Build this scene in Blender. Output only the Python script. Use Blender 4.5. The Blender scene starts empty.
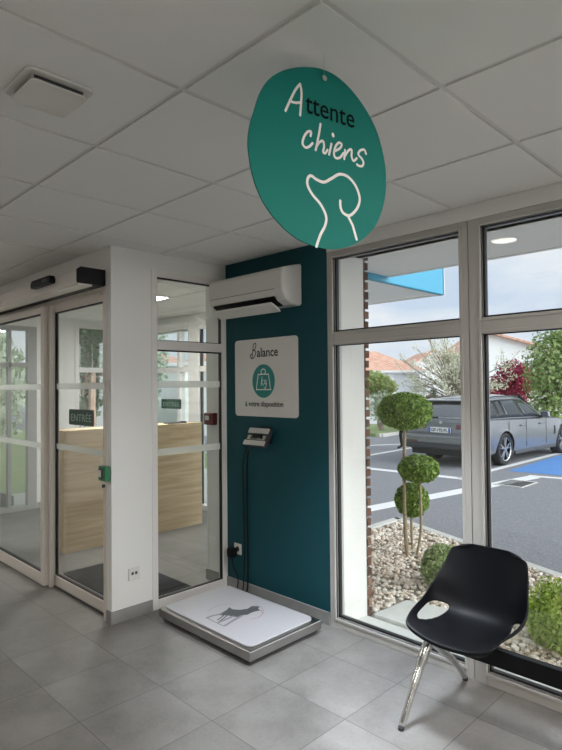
import bpy, bmesh, math, random
from mathutils import Vector, Matrix
R = math.radians
scene = bpy.context.scene
COL = scene.collection
rnd = random.Random(7)

# ------------------------------------------------------------------ camera
F, YAW, PIT, ROL, CH = 562.7, 0.783609, 0.0211877, -0.0092992, 1.588
fw = Vector((-math.sin(YAW)*math.cos(PIT), math.cos(YAW)*math.cos(PIT), math.sin(PIT)))
r0 = Vector((math.cos(YAW), math.sin(YAW), 0)); u0 = r0.cross(fw)
rt = r0*math.cos(ROL)+u0*math.sin(ROL); up = u0*math.cos(ROL)-r0*math.sin(ROL)
cd = bpy.data.cameras.new('camera'); cam = bpy.data.objects.new('camera', cd); COL.objects.link(cam)
cam.matrix_world = Matrix(((rt.x, up.x, -fw.x, 0), (rt.y, up.y, -fw.y, 0), (rt.z, up.z, -fw.z, CH), (0, 0, 0, 1)))
cd.sensor_fit = 'HORIZONTAL'; cd.sensor_width = 36; cd.lens = F/562*36; cd.clip_start = .05; cd.clip_end = 300
scene.camera = cam

def ray(u, v):
    return fw+rt*((u-281)/F)-up*((v-375)/F)
def at(u, v, axis, val):                       # where a sight line meets a plane of the room
    d = ray(u, v); o = Vector((0, 0, CH)); return o+d*((val-o[axis])/d[axis])

# ------------------------------------------------------------------ materials
def mat(name, col, rough=.6, metal=0., spec=.5, bump=None, vary=None, coat=0):
    m = bpy.data.materials.new(name); m.use_nodes = True
    nt = m.node_tree; b = nt.nodes['Principled BSDF']
    b.inputs['Base Color'].default_value = (*col, 1); b.inputs['Roughness'].default_value = rough
    b.inputs['Metallic'].default_value = metal; b.inputs['Specular IOR Level'].default_value = spec
    b.inputs['Coat Weight'].default_value = coat
    tc = nt.nodes.new('ShaderNodeTexCoord')
    if vary:                                     # (scale, strength)
        n = nt.nodes.new('ShaderNodeTexNoise'); n.inputs['Scale'].default_value = vary[0]; n.inputs['Detail'].default_value = 6
        nt.links.new(tc.outputs['Object'], n.inputs['Vector'])
        mx = nt.nodes.new('ShaderNodeMix'); mx.data_type = 'RGBA'
        k = vary[1]
        mx.inputs[6].default_value = (*[c*(1-k) for c in col], 1); mx.inputs[7].default_value = (*[min(1, c*(1+k)) for c in col], 1)
        nt.links.new(n.outputs['Fac'], mx.inputs[0]); nt.links.new(mx.outputs[2], b.inputs['Base Color'])
    if bump:                                     # (scale, strength)
        n2 = nt.nodes.new('ShaderNodeTexNoise'); n2.inputs['Scale'].default_value = bump[0]; n2.inputs['Detail'].default_value = 4
        nt.links.new(tc.outputs['Object'], n2.inputs['Vector'])
        bp = nt.nodes.new('ShaderNodeBump'); bp.inputs['Strength'].default_value = bump[1]; bp.inputs['Distance'].default_value = .01
        nt.links.new(n2.outputs['Fac'], bp.inputs['Height']); nt.links.new(bp.outputs['Normal'], b.inputs['Normal'])
    return m

def island_mat(name, cols, rough=.6, spec=.3, trans=0):
    m = bpy.data.materials.new(name); m.use_nodes = True; nt = m.node_tree; b = nt.nodes['Principled BSDF']
    g = nt.nodes.new('ShaderNodeNewGeometry'); rp = nt.nodes.new('ShaderNodeValToRGB')
    e = rp.color_ramp.elements
    while len(e) < len(cols): e.new(.5)
    for i, c in enumerate(cols):
        e[i].position = i/(len(cols)-1); e[i].color = (*c, 1)
    nt.links.new(g.outputs['Random Per Island'], rp.inputs[0]); nt.links.new(rp.outputs[0], b.inputs['Base Color'])
    b.inputs['Roughness'].default_value = rough; b.inputs['Specular IOR Level'].default_value = spec
    if trans:
        t = nt.nodes.new('ShaderNodeBsdfTranslucent'); nt.links.new(rp.outputs[0], t.inputs[0])
        ad = nt.nodes.new('ShaderNodeMixShader'); ad.inputs[0].default_value = trans
        nt.links.new(b.outputs[0], ad.inputs[1]); nt.links.new(t.outputs[0], ad.inputs[2])
        nt.links.new(ad.outputs[0], nt.nodes['Material Output'].inputs[0])
    return m

def glass_mat(name, tint=(.97, .985, .98), f0=.03, k=.5, haze=0):
    m = bpy.data.materials.new(name); m.use_nodes = True; nt = m.node_tree; nt.nodes.remove(nt.nodes['Principled BSDF'])
    t = nt.nodes.new('ShaderNodeBsdfTransparent'); t.inputs[0].default_value = (*tint, 1)
    g = nt.nodes.new('ShaderNodeBsdfGlossy'); g.inputs['Roughness'].default_value = 0.0; g.inputs[0].default_value = (1, 1, 1, 1)
    lw = nt.nodes.new('ShaderNodeLayerWeight'); lw.inputs[0].default_value = .5
    pw = nt.nodes.new('ShaderNodeMath'); pw.operation = 'POWER'; pw.inputs[1].default_value = 4
    ml = nt.nodes.new('ShaderNodeMath'); ml.operation = 'MULTIPLY_ADD'; ml.inputs[1].default_value = k; ml.inputs[2].default_value = f0
    nt.links.new(lw.outputs['Facing'], pw.inputs[0]); nt.links.new(pw.outputs[0], ml.inputs[0])
    mx = nt.nodes.new('ShaderNodeMixShader')
    nt.links.new(ml.outputs[0], mx.inputs[0]); nt.links.new(t.outputs[0], mx.inputs[1]); nt.links.new(g.outputs[0], mx.inputs[2])
    nt.links.new(mx.outputs[0], nt.nodes['Material Output'].inputs[0])
    return m

def frost_mat(name, a=.55):
    m = bpy.data.materials.new(name); m.use_nodes = True; nt = m.node_tree; b = nt.nodes['Principled BSDF']
    b.inputs['Base Color'].default_value = (.75, .76, .74, 1); b.inputs['Roughness'].default_value = .7
    tl = nt.nodes.new('ShaderNodeBsdfTranslucent'); tl.inputs[0].default_value = (.75, .78, .75, 1)
    m1 = nt.nodes.new('ShaderNodeMixShader'); m1.inputs[0].default_value = .5
    t = nt.nodes.new('ShaderNodeBsdfTransparent'); mx = nt.nodes.new('ShaderNodeMixShader'); mx.inputs[0].default_value = a
    nt.links.new(b.outputs[0], m1.inputs[1]); nt.links.new(tl.outputs[0], m1.inputs[2])
    nt.links.new(t.outputs[0], mx.inputs[1]); nt.links.new(m1.outputs[0], mx.inputs[2])
    nt.links.new(mx.outputs[0], nt.nodes['Material Output'].inputs[0])
    return m

def emit_mat(name, col, s):
    m = bpy.data.materials.new(name); m.use_nodes = True; nt = m.node_tree; nt.nodes.remove(nt.nodes['Principled BSDF'])
    e = nt.nodes.new('ShaderNodeEmission'); e.inputs[0].default_value = (*col, 1); e.inputs[1].default_value = s
    nt.links.new(e.outputs[0], nt.nodes['Material Output'].inputs[0]); return m

def tile_mat():
    m = bpy.data.materials.new('floor_tiles'); m.use_nodes = True; nt = m.node_tree; b = nt.nodes['Principled BSDF']
    N = nt.nodes.new; L = nt.links.new
    tc = N('ShaderNodeTexCoord'); mp = N('ShaderNodeMapping')
    T = .4474
    mp.inputs['Location'].default_value = (1.71376/T+40, -1.68237/T+40, 0); mp.inputs['Scale'].default_value = (1/T, 1/T, 1)
    L(tc.outputs['Object'], mp.inputs[0])
    sx = N('ShaderNodeSeparateXYZ'); L(mp.outputs[0], sx.inputs[0])
    def fr(o):
        a = N('ShaderNodeMath'); a.operation = 'FRACT'; L(o, a.inputs[0])
        s = N('ShaderNodeMath'); s.operation = 'SUBTRACT'; L(a.outputs[0], s.inputs[0]); s.inputs[1].default_value = .5
        ab = N('ShaderNodeMath'); ab.operation = 'ABSOLUTE'; L(s.outputs[0], ab.inputs[0]); return ab.outputs[0]
    mxm = N('ShaderNodeMath'); mxm.operation = 'MAXIMUM'; L(fr(sx.outputs[0]), mxm.inputs[0]); L(fr(sx.outputs[1]), mxm.inputs[1])
    gt = N('ShaderNodeMath'); gt.operation = 'GREATER_THAN'; L(mxm.outputs[0], gt.inputs[0]); gt.inputs[1].default_value = .4955
    fl = N('ShaderNodeVectorMath'); fl.operation = 'FLOOR'; L(mp.outputs[0], fl.inputs[0])
    wn = N('ShaderNodeTexWhiteNoise'); L(fl.outputs[0], wn.inputs['Vector'])
    off = N('ShaderNodeVectorMath'); off.operation = 'MULTIPLY_ADD'; L(wn.outputs['Color'], off.inputs[0]); off.inputs[1].default_value = (9, 9, 9); L(tc.outputs['Object'], off.inputs[2])
    n1 = N('ShaderNodeTexNoise'); n1.inputs['Scale'].default_value = 3.2; n1.inputs['Detail'].default_value = 8; n1.inputs['Roughness'].default_value = .62; L(off.outputs[0], n1.inputs['Vector'])
    n2 = N('ShaderNodeTexNoise'); n2.inputs['Scale'].default_value = 60; n2.inputs['Detail'].default_value = 4; L(off.outputs[0], n2.inputs['Vector'])
    ad = N('ShaderNodeMath'); ad.operation = 'MULTIPLY_ADD'; L(n2.outputs['Fac'], ad.inputs[0]); ad.inputs[1].default_value = .25; L(n1.outputs['Fac'], ad.inputs[2])
    ad2 = N('ShaderNodeMath'); ad2.operation = 'MULTIPLY_ADD'; L(wn.outputs['Value'], ad2.inputs[0]); ad2.inputs[1].default_value = .02; L(ad.outputs[0], ad2.inputs[2])
    rp = N('ShaderNodeValToRGB'); e = rp.color_ramp.elements
    e[0].position = .38; e[0].color = (.145, .137, .130, 1); e[1].position = .9; e[1].color = (.275, .262, .252, 1)
    L(ad2.outputs[0], rp.inputs[0])
    mx = N('ShaderNodeMix'); mx.data_type = 'RGBA'; L(gt.outputs[0], mx.inputs[0]); L(rp.outputs[0], mx.inputs[6]); mx.inputs[7].default_value = (.10, .10, .10, 1)
    L(mx.outputs[2], b.inputs['Base Color'])
    rr = N('ShaderNodeMapRange'); L(n1.outputs['Fac'], rr.inputs[0]); rr.inputs[3].default_value = .34; rr.inputs[4].default_value = .52
    L(rr.outputs[0], b.inputs['Roughness'])
    bp = N('ShaderNodeBump'); bp.invert = True; bp.inputs['Strength'].default_value = .5; bp.inputs['Distance'].default_value = .003; L(gt.outputs[0], bp.inputs['Height'])
    L(bp.outputs[0], b.inputs['Normal'])
    return m

def wood_mat():
    m = bpy.data.materials.new('light_oak'); m.use_nodes = True; nt = m.node_tree; b = nt.nodes['Principled BSDF']; N = nt.nodes.new; L = nt.links.new
    tc = N('ShaderNodeTexCoord'); mp = N('ShaderNodeMapping'); mp.inputs['Scale'].default_value = (1.2, .7, 14); L(tc.outputs['Object'], mp.inputs[0])
    n = N('ShaderNodeTexNoise'); n.inputs['Scale'].default_value = 1.6; n.inputs['Detail'].default_value = 7; n.inputs['Distortion'].default_value = .6; L(mp.outputs[0], n.inputs['Vector'])
    rp = N('ShaderNodeValToRGB'); e = rp.color_ramp.elements; e[0].position = .3; e[0].color = (.50, .36, .21, 1); e[1].position = .72; e[1].color = (.74, .59, .40, 1)
    L(n.outputs['Fac'], rp.inputs[0]); L(rp.outputs[0], b.inputs['Base Color']); b.inputs['Roughness'].default_value = .5
    return m

def roof_mat():
    m = bpy.data.materials.new('terracotta_tiles'); m.use_nodes = True; nt = m.node_tree; b = nt.nodes['Principled BSDF']; N = nt.nodes.new; L = nt.links.new
    tc = N('ShaderNodeTexCoord'); w = N('ShaderNodeTexWave'); w.inputs['Scale'].default_value = 1.4; w.inputs['Distortion'].default_value = .6; L(tc.outputs['Object'], w.inputs['Vector'])
    n = N('ShaderNodeTexNoise'); n.inputs['Scale'].default_value = 2.5; n.inputs['Detail'].default_value = 6; L(tc.outputs['Object'], n.inputs['Vector'])
    mxx = N('ShaderNodeMath'); mxx.operation = 'MULTIPLY_ADD'; L(w.outputs['Fac'], mxx.inputs[0]); mxx.inputs[1].default_value = .3; L(n.outputs['Fac'], mxx.inputs[2])
    rp = N('ShaderNodeValToRGB'); e = rp.color_ramp.elements; e[0].position = .3; e[0].color = (.58, .29, .19, 1); e[1].position = .9; e[1].color = (.84, .53, .40, 1)
    L(mxx.outputs[0], rp.inputs[0]); L(rp.outputs[0], b.inputs['Base Color']); b.inputs['Roughness'].default_value = .8
    return m

M = dict(
    white=mat('white_wall_paint', (.80, .80, .78), .7, bump=(120, .05)),
    ceil=mat('mineral_ceiling_tile', (.78, .78, .76), .9, bump=(300, .15)),
    grid=mat('ceiling_grid_metal', (.66, .66, .65), .5),
    teal=mat('teal_wall_paint', (.002, .058, .074), .62, spec=.35, bump=(150, .04)),
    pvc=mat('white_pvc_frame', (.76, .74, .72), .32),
    pvcw=mat('window_profile', (.45, .435, .41), .32),  # darker copy of the frame PVC: backlit shade put into the colour
    alu=mat('beige_lacquered_aluminium', (.70, .65, .60), .38),
    gasket=mat('black_rubber', (.006, .006, .007), .5),
    black=mat('black_plastic', (.005, .005, .006), .45, spec=.2),
    glass=glass_mat('window_glass'), dglass=glass_mat('door_glass', (.93, .95, .94), .05, .5),
    frost=frost_mat('frosted_film'),
    tile=tile_mat(), skirt=mat('grey_skirting_tile', (.27, .265, .26), .45, vary=(9, .25)),
    wood=wood_mat(), woodd=mat('oak_edge', (.60, .45, .28), .5),
    mat=mat('charcoal_entrance_mat', (.018, .018, .02), .95, bump=(400, .6)),
    steel=mat('brushed_steel', (.36, .35, .335), .34, 1.0, bump=(80, .03)),
    chrome=mat('polished_chrome', (.68, .68, .68), .2, 1.0),
    shell=mat('black_chair_shell', (.002, .0024, .004), .5, spec=.22),
    padt=mat('grey_rubber_pad', (.44, .43, .455), .30, spec=.5), ink=mat('grey_print', (.07, .075, .08), .5), inkl=mat('pale_grey_print', (.22, .22, .24), .5), inkr=mat('red_print', (.35, .08, .09), .5),
    acw=mat('white_glossy_plastic', (.70, .69, .66), .16, coat=.3),
    dark=mat('dark_grey_plastic', (.03, .03, .035), .4),
    signteal=mat('teal_sign_panel', (.004, .180, .148), .6, spec=.2), signw=mat('white_vinyl', (.82, .82, .80), .5), signk=mat('black_vinyl', (.004, .007, .007), .8, spec=.1),
    poster=mat('white_poster_board', (.68, .67, .64), .45), postert=mat('teal_poster_ink', (.012, .22, .20), .5), posterk=mat('dark_poster_ink', (.03, .045, .05), .5),
    green=mat('green_plastic', (.01, .17, .06), .35), dgreen=mat('dark_green_sticker', (.008, .055, .035), .45), red=mat('dark_red_plastic', (.14, .012, .015), .35),
    lcdband=mat('grey_display_band', (.50, .49, .47), .4),
    lcd=mat('pale_lcd', (.45, .47, .42), .3), silver=mat('satin_aluminium', (.55, .54, .52), .4, .8),
    render=mat('white_render', (.80, .78, .74), .85, bump=(90, .2), vary=(5, .05)),
    brick=island_mat('brown_brick', [(.055, .035, .028), (.20, .10, .065), (.09, .055, .04), (.34, .20, .13)], .85),
    soffit=mat('soffit_panel', (.90, .90, .89), .7), blue=mat('blue_fascia', (.05, .33, .50), .4),
    gravelb=mat('gravel_bed', (.30, .26, .21), .95, vary=(40, .5)),
    gravel=island_mat('pebbles', [(.42, .33, .25), (.74, .64, .52), (.93, .88, .80), (.58, .49, .40), (.86, .76, .65)], .8),
    conc=mat('pale_concrete', (.62, .61, .57), .9, bump=(60, .3), vary=(12, .12)),
    asphalt=mat('asphalt', (.255, .255, .272), .9, bump=(90, .9), vary=(70, .85)),
    paintw=mat('white_road_paint', (.80, .80, .79), .8, vary=(30, .1)), paintb=mat('blue_road_paint', (.09, .26, .60), .8, vary=(6, .2)),
    grate=mat('cast_iron', (.10, .10, .10), .7, .3),
    lawn=mat('lawn', (.30, .38, .17), .95, vary=(25, .45), bump=(200, .8)),
    stem=mat('pale_bark', (.34, .27, .17), .85, vary=(60, .35)), bark=mat('grey_bark', (.30, .25, .20), .9, vary=(25, .3)), pinkbark=mat('pink_bark', (.55, .36, .28), .9, vary=(14, .3)),
    box=island_mat('box_leaves', [(.05, .11, .02), (.19, .33, .05), (.44, .58, .13), (.10, .20, .03), (.30, .45, .08)], .45, .4, .25),
    bush=island_mat('grey_green_leaves', [(.20, .29, .11), (.38, .48, .21), (.58, .66, .38)], .6, .3, .25),
    lime=island_mat('lime_leaves', [(.22, .36, .05), (.48, .62, .13), (.68, .76, .26)], .55, .3, .3),
    yell=island_mat('yellow_green_leaves', [(.30, .38, .14), (.52, .60, .26), (.42, .48, .18)], .6, .3, .35),
    midg=island_mat('mid_green_leaves', [(.16, .25, .07), (.36, .48, .16), (.56, .64, .30)], .6, .3, .35),
    paleg=island_mat('pale_green_leaves', [(.30, .40, .26), (.55, .62, .45), (.70, .74, .60)], .6, .3, .35),
    dkg=island_mat('dark_green_leaves', [(.015, .05, .02), (.05, .11, .04), (.10, .17, .07)], .6, .3, .2),
    redl=island_mat('crimson_leaves', [(.16, .012, .03), (.36, .02, .075), (.55, .07, .15)], .6, .3, .35),
    bloss=island_mat('blossom', [(.62, .62, .40), (.85, .84, .70), (.92, .91, .84), (.50, .54, .26)], .7, .2, .35),
    carp=mat('grey_car_paint', (.185, .192, .207), .32, .35, coat=1), carr=mat('rear_glass', (.10, .11, .125), .08, spec=1.), carg=mat('car_glass', (.03, .036, .04), .08, spec=.4), carb=mat('black_car_trim', (.008, .008, .009), .4),
    tyre=mat('tyre_rubber', (.014, .014, .015), .8), rim=mat('alloy_rim', (.45, .45, .46), .3, .8), cargr=mat('dark_bumper', (.05, .052, .056), .5),
    tail=mat('tail_lamp', (.12, .008, .010), .15, coat=1), plate=mat('white_plate', (.85, .86, .86), .4), plateb=mat('blue_plate_band', (.05, .16, .55), .4),
    housew=mat('white_house_render', (.94, .94, .92), .9), houseg=mat('pale_grey_shutter', (.70, .72, .73), .7), roof=roof_mat(), darkwin=mat('house_window', (.20, .22, .25), .2),
    fence=mat('dark_green_post', (.02, .07, .05), .6), bwall=mat('white_boundary_wall', (.84, .84, .83), .9),
    trouser=mat('black_trousers', (.012, .012, .016), .9), coat=mat('navy_coat', (.02, .025, .05), .9), skin=mat('skin', (.55, .36, .27), .6), hair=mat('brown_hair', (.07, .045, .03), .7), shoe=mat('dark_shoe', (.012, .010, .010), .5), sock=mat('white_sole', (.6, .6, .6), .7),
    led=emit_mat('led_panel', (1, .95, .89), 38.0), ledh=emit_mat('hall_led_panel', (1, .98, .95), 56.0), spot=emit_mat('downlight_lamp', (1, .93, .84), 14.0),
)

# ------------------------------------------------------------------ mesh helpers
class MB:
    def __init__(s): s.v = []; s.f = []; s.m = []
    def add(s, vs, fs, m=0):
        o = len(s.v); s.v += [tuple(v) for v in vs]; s.f += [tuple(i+o for i in f) for f in fs]; s.m += [m]*len(fs); return s
    def box(s, x0, x1, y0, y1, z0, z1, m=0):
        x0, x1 = sorted((x0, x1)); y0, y1 = sorted((y0, y1)); z0, z1 = sorted((z0, z1))
        return s.add([(x, y, z) for z in (z0, z1) for y in (y0, y1) for x in (x0, x1)],
                     [(0, 2, 3, 1), (4, 5, 7, 6), (0, 1, 5, 4), (2, 6, 7, 3), (0, 4, 6, 2), (1, 3, 7, 5)], m)
    def hexa(s, p, m=0):                       # 8 points ordered like box
        return s.add(p, [(0, 2, 3, 1), (4, 5, 7, 6), (0, 1, 5, 4), (2, 6, 7, 3), (0, 4, 6, 2), (1, 3, 7, 5)], m)
    def tube(s, pts, rad, n=8, m=0, caps=True):
        pts = [Vector(p) for p in pts]; k = len(pts); rad = rad if isinstance(rad, (list, tuple)) else [rad]*k
        vs = []; ref = None
        for i, p in enumerate(pts):
            t = (pts[min(i+1, k-1)]-pts[max(i-1, 0)]).normalized()
            if ref is None: ref = Vector((0, 0, 1)) if abs(t.z) < .9 else Vector((1, 0, 0))
            a = (ref-t*ref.dot(t)).normalized(); b = t.cross(a); ref = a
            for j in range(n):
                q = 2*math.pi*j/n; vs.append(p+(a*math.cos(q)+b*math.sin(q))*rad[i])
        fs = [(i*n+j, i*n+(j+1) % n, (i+1)*n+(j+1) % n, (i+1)*n+j) for i in range(k-1) for j in range(n)]
        if caps: fs += [tuple(reversed(range(n))), tuple(range((k-1)*n, k*n))]
        return s.add(vs, fs, m)
    def prism(s, poly, o, ex, ey, h, m=0):     # 2D polygon swept along ex x ey by h
        o, ex, ey = Vector(o), Vector(ex), Vector(ey); nz = ex.cross(ey).normalized(); n = len(poly)
        a = [o+ex*x+ey*y for x, y in poly]; b = [p+nz*h for p in a]
        return s.add(a+b, [tuple(reversed(range(n))), tuple(range(n, 2*n))]+[(i, (i+1) % n, n+(i+1) % n, n+i) for i in range(n)], m)
    def cyl(s, c, axis, r, h, n=24, m=0, r2=None):
        c = Vector(c); ax = Vector(axis).normalized()
        return s.tube([c, c+ax*h], [r, r if r2 is None else r2], n, m)
    def ribbon(s, pts, w, o, ex, ey, h, m=0):  # flat stroke with round ends
        o, ex, ey = Vector(o), Vector(ex), Vector(ey); nz = ex.cross(ey).normalized(); P = [Vector((x, y)) for x, y in pts]
        k = len(P); l = []; r = []
        for i in range(k):
            t = (P[min(i+1, k-1)]-P[max(i-1, 0)]);
            t = t.normalized() if t.length > 1e-9 else Vector((1, 0)); nn = Vector((-t.y, t.x))*w/2
            l.append(P[i]+nn); r.append(P[i]-nn)
        to = lambda q, z: o+ex*q.x+ey*q.y+nz*z
        for i in range(k-1):
            qs = [l[i], r[i], r[i+1], l[i+1]]
            s.add([to(q, h) for q in qs]+[to(q, 0) for q in qs], [(0, 1, 2, 3), (0, 4, 5, 1), (2, 6, 7, 3)], m)
        for c in (P[0], P[-1]):
            s.add([to(c+Vector((math.cos(a*math.pi/5), math.sin(a*math.pi/5)))*w/2, h*.98) for a in range(10)], [tuple(range(10))], m)
        return s
    def build(s, name, mats, parent=None, local=False, smooth=False, bevel=0, seg=2, angle=None):
        me = bpy.data.meshes.new(name); mats = mats if isinstance(mats, (list, tuple)) else [mats]
        off = Vector()
        if parent is not None and not local:
            q = parent
            while q: off += q.location; q = q.parent
        me.from_pydata([tuple(Vector(v)-off) for v in s.v], [], s.f)
        for m in mats: me.materials.append(M[m] if isinstance(m, str) else m)
        me.polygons.foreach_set('material_index', s.m)
        if smooth: me.polygons.foreach_set('use_smooth', [True]*len(s.f))
        me.update()
        o = bpy.data.objects.new(name, me); COL.objects.link(o)
        if parent is not None: o.parent = parent
        if bevel:
            b = o.modifiers.new('bevel', 'BEVEL'); b.width = bevel; b.segments = seg; b.limit_method = 'ANGLE'; b.angle_limit = R(40)
        return o

def empty(name, loc, label, cat, group=None, rz=0):
    o = bpy.data.objects.new(name, None); COL.objects.link(o); o.location = loc; o.rotation_euler = (0, 0, rz); o.empty_display_size = .1
    return tag(o, label, cat, group)
def tag(o, label=None, cat=None, group=None, kind=None):
    if label: o['label'] = label
    if cat: o['category'] = cat
    if group: o['group'] = group
    if kind: o['kind'] = kind
    return o
def struct(o): o['kind'] = 'structure'; return o
def frame_empty(name, loc):
    o = bpy.data.objects.new(name, None); COL.objects.link(o); o.location = loc; o['kind'] = 'structure'; return o

def smooth_path(pts, n=6, closed=False):
    P = [Vector(p) for p in pts]; k = len(P); out = []
    rng = range(k) if closed else range(k-1)
    g = (lambda i: P[i % k]) if closed else (lambda i: P[max(0, min(k-1, i))])
    for i in rng:
        a, b, c, d = g(i-1), g(i), g(i+1), g(i+2)
        for j in range(n):
            t = j/n; out.append(.5*((2*b)+(c-a)*t+(2*a-5*b+4*c-d)*t*t+(3*b-a-3*c+d)*t**3))
    if not closed: out.append(P[-1])
    return out

def text_geo(body, size, bold=0):
    c = bpy.data.curves.new('txt', 'FONT'); c.body = body; c.size = size; c.extrude = .0004; c.offset = bold; c.resolution_u = 3
    o = bpy.data.objects.new('txt', c); COL.objects.link(o)
    dg = bpy.context.evaluated_depsgraph_get(); me = bpy.data.meshes.new_from_object(o.evaluated_get(dg))
    v = [Vector(x.co) for x in me.vertices]; f = [tuple(p.vertices) for p in me.polygons]
    bpy.data.objects.remove(o); bpy.data.curves.remove(c); bpy.data.meshes.remove(me)
    return v, f
def text_on(mb, body, o, ex, ey, width=None, height=None, xh=None, bold=0, m=0, size=1.):
    """lettering laid on a plane at o (baseline left); scaled to a width and to an overall height"""
    v, f = text_geo(body, size, bold*size); ex, ey = Vector(ex), Vector(ey); nz = ex.cross(ey).normalized()
    x0, x1 = min(p.x for p in v), max(p.x for p in v); y1 = max(p.y for p in v)
    sx = width/(x1-x0) if width else 1; sy = height/y1 if height else sx
    mb.add([Vector(o)+ex*((p.x-x0)*sx)+ey*(p.y*sy)+nz*(p.z+.0005) for p in v], f, m)

def leaves(n, ell, size, seed, shell=.55, mb=None, flat=1., bumps=0):
    """leaf blades scattered through ellipsoids [(centre, radii)]"""
    g = random.Random(seed); mb = mb or MB()
    tot = sum(r[0]*r[1]*r[2] for c, r in ell)
    for c, r in ell:
        for _ in range(int(n*r[0]*r[1]*r[2]/tot)):
            d = Vector((g.gauss(0, 1), g.gauss(0, 1), g.gauss(0, 1))).normalized()
            k = (shell+(1-shell)*g.random()**.6)
            if bumps: k *= 1+bumps*(math.sin(d.x*7+c[0])*math.sin(d.y*6+1)*math.cos(d.z*8))
            p = Vector((c[0]+d.x*r[0]*k, c[1]+d.y*r[1]*k, c[2]+d.z*r[2]*k))
            nrm = (d+Vector((g.gauss(0, .6), g.gauss(0, .6), g.gauss(0, .6)+.2))).normalized()
            t = nrm.orthogonal().normalized(); q = g.random()*6.283
            t = (t*math.cos(q)+nrm.cross(t)*math.sin(q)).normalized(); b = nrm.cross(t)
            l = size*(.6+.8*g.random()); w = l*.33*flat
            mb.add([p-t*l*.5, p+b*w+nrm*l*.08, p+t*l*.5, p-b*w+nrm*l*.08], [(0, 1, 2, 3)])
    return mb

# ================================================================== THE ROOM
YW = 2.898; XP = -3.51; ZC = 2.565; YD = 1.89
XW, XE, YS, YF = -7.62, 3.0, -4.0, 4.47       # west, east, south ends; far wall of the entrance hall
struct(MB().box(XW, XE, YS, YW, -.1, 0).box(XW, XP-.1, YW, YF, -.1, 0).build('floor', 'tile'))

# ceiling: lay-in tiles with a recessed grid
cb = MB(); gx0, gy0 = -1.509, 1.0676
cb.box(XW, XE, YS, YW+.3, ZC+.007, ZC+.1, 1).box(XW, XP-.26, YW+.3, YF+.2, ZC+.007, ZC+.1, 1)
for i in range(-12, 9):
    for j in range(-10, 7):
        xa, xb = gx0+.6*i+.011, gx0+.6*i+.589; ya, yb = gy0+.6*j+.011, gy0+.6*j+.589
        xa, xb, ya, yb = max(xa, XW), min(xb, XE), max(ya, YS), min(yb, YF)
        if (xa+xb)/2 > XP-.2: yb = min(yb, YW)
        if xb-xa < .02 or yb-ya < .02: continue
        h = .004
        cb.add([(xa, ya, ZC+.007), (xb, ya, ZC+.007), (xb, yb, ZC+.007), (xa, yb, ZC+.007), (xa, ya, ZC), (xb, ya, ZC), (xb, yb, ZC), (xa, yb, ZC)],
               [(7, 6, 5, 4), (0, 1, 5, 4), (1, 2, 6, 5), (2, 3, 7, 6), (3, 0, 4, 7)], 0)
struct(cb.build('ceiling', ['ceil', 'grid']))

# window wall with the teal piece, bulkhead, reveals
wl = MB()
def wallbox(mb, x0, x1, y0, y1, z0, z1, inner, outer):
    mb.box(x0, x1, y0, y1, z0, z1, outer)
    for k in range(6):
        pass
    mb.m[-6+2] = inner                          # face towards -y
WX0 = -2.442
wallbox(wl, XP-.06, WX0, YW, 3.2, 0, ZC+.1, 0, 1)
struct(wl.build('wall_right', ['teal', 'render']))
wb = MB(); wb.box(WX0, XE, YW-.004, 3.2, 2.49, ZC+.1)
struct(wb.build('wall_bulkhead', 'white'))
struct(MB().box(WX0-.02, -2.395, YW+.09, 3.24, -.04, 2.49).build('trim_1', 'render'))
# brick facing outside, courses toothed at the corner
bk = MB(); g = random.Random(3)
for k in range(39):
    z = -.03+k*.07; sh = .0 if k % 2 else -.11
    x = -2.391+(0 if k % 2 == 0 else -.003)
    x1 = x
    ln = .11 if k % 2 else .22
    while x1 > -3.62:
        x0 = max(x1-ln+.012, -3.66); bk.box(x0, x1, 3.245, 3.295, z, z+.05); x1 -= ln; ln = .22
struct(bk.build('wall_exterior', 'brick'))
struct(MB().box(-3.64, -2.394, 3.238, 3.258, -.05, 2.72).build('trim_2', mat('brick_mortar', (.22, .19, .17), .95, vary=(60, .3))))

# ------------------------------------------------------------------ the window lights
def light(n, x0, x1, gx0_, gx1_):
    """x0..x1 outer frame, gx0_..gx1_ glass"""
    e = frame_empty('window_%d' % n, ((x0+x1)/2, YW+.04, 0)); ya, yb = YW-.002, YW+.085
    zt, ztr1, ztr0, zb = 2.444, 1.950, 1.862, .063
    f = MB(); f.box(x0, gx0_, ya, yb, 0, 2.49); f.box(gx1_, x1, ya, yb, 0, 2.49)
    f.box(gx0_, gx1_, ya, yb, zt, 2.49); f.box(gx0_, gx1_, ya, yb, ztr0, ztr1); f.box(gx0_, gx1_, ya, yb, 0, zb)
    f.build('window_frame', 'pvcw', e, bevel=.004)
    b = MB(); k = .012                           # glazing beads stand a little proud
    for za, zz in ((ztr1, zt), (zb, ztr0)):
        for q in ((gx0_-.018, gx0_, za-.018, zz+.018), (gx1_, gx1_+.018, za-.018, zz+.018), (gx0_, gx1_, zz, zz+.018), (gx0_, gx1_, za-.018, za)):
            b.box(q[0], q[1], ya-.006, ya+.02, q[2], q[3])
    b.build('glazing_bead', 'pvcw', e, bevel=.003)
    r = MB()
    for za, zz in ((ztr1, zt), (zb, ztr0)):
        for q in ((gx0_, gx0_+.012, za, zz), (gx1_-.006, gx1_, za, zz), (gx0_, gx1_, zz-.004, zz), (gx0_, gx1_, za, za+.012)):
            r.box(q[0], q[1], ya+.024, ya+.05, q[2], q[3])
    r.build('gasket', 'gasket', e)
    MB().box(gx0_, gx1_, YW+.026, YW+.034, ztr1, zt).build('upper_pane', 'glass', e)
    MB().box(gx0_, gx1_, YW+.026, YW+.034, zb, ztr0).build('lower_pane', 'glass', e)
    return e
light(1, WX0, -1.437, -2.391, -1.488)
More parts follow.
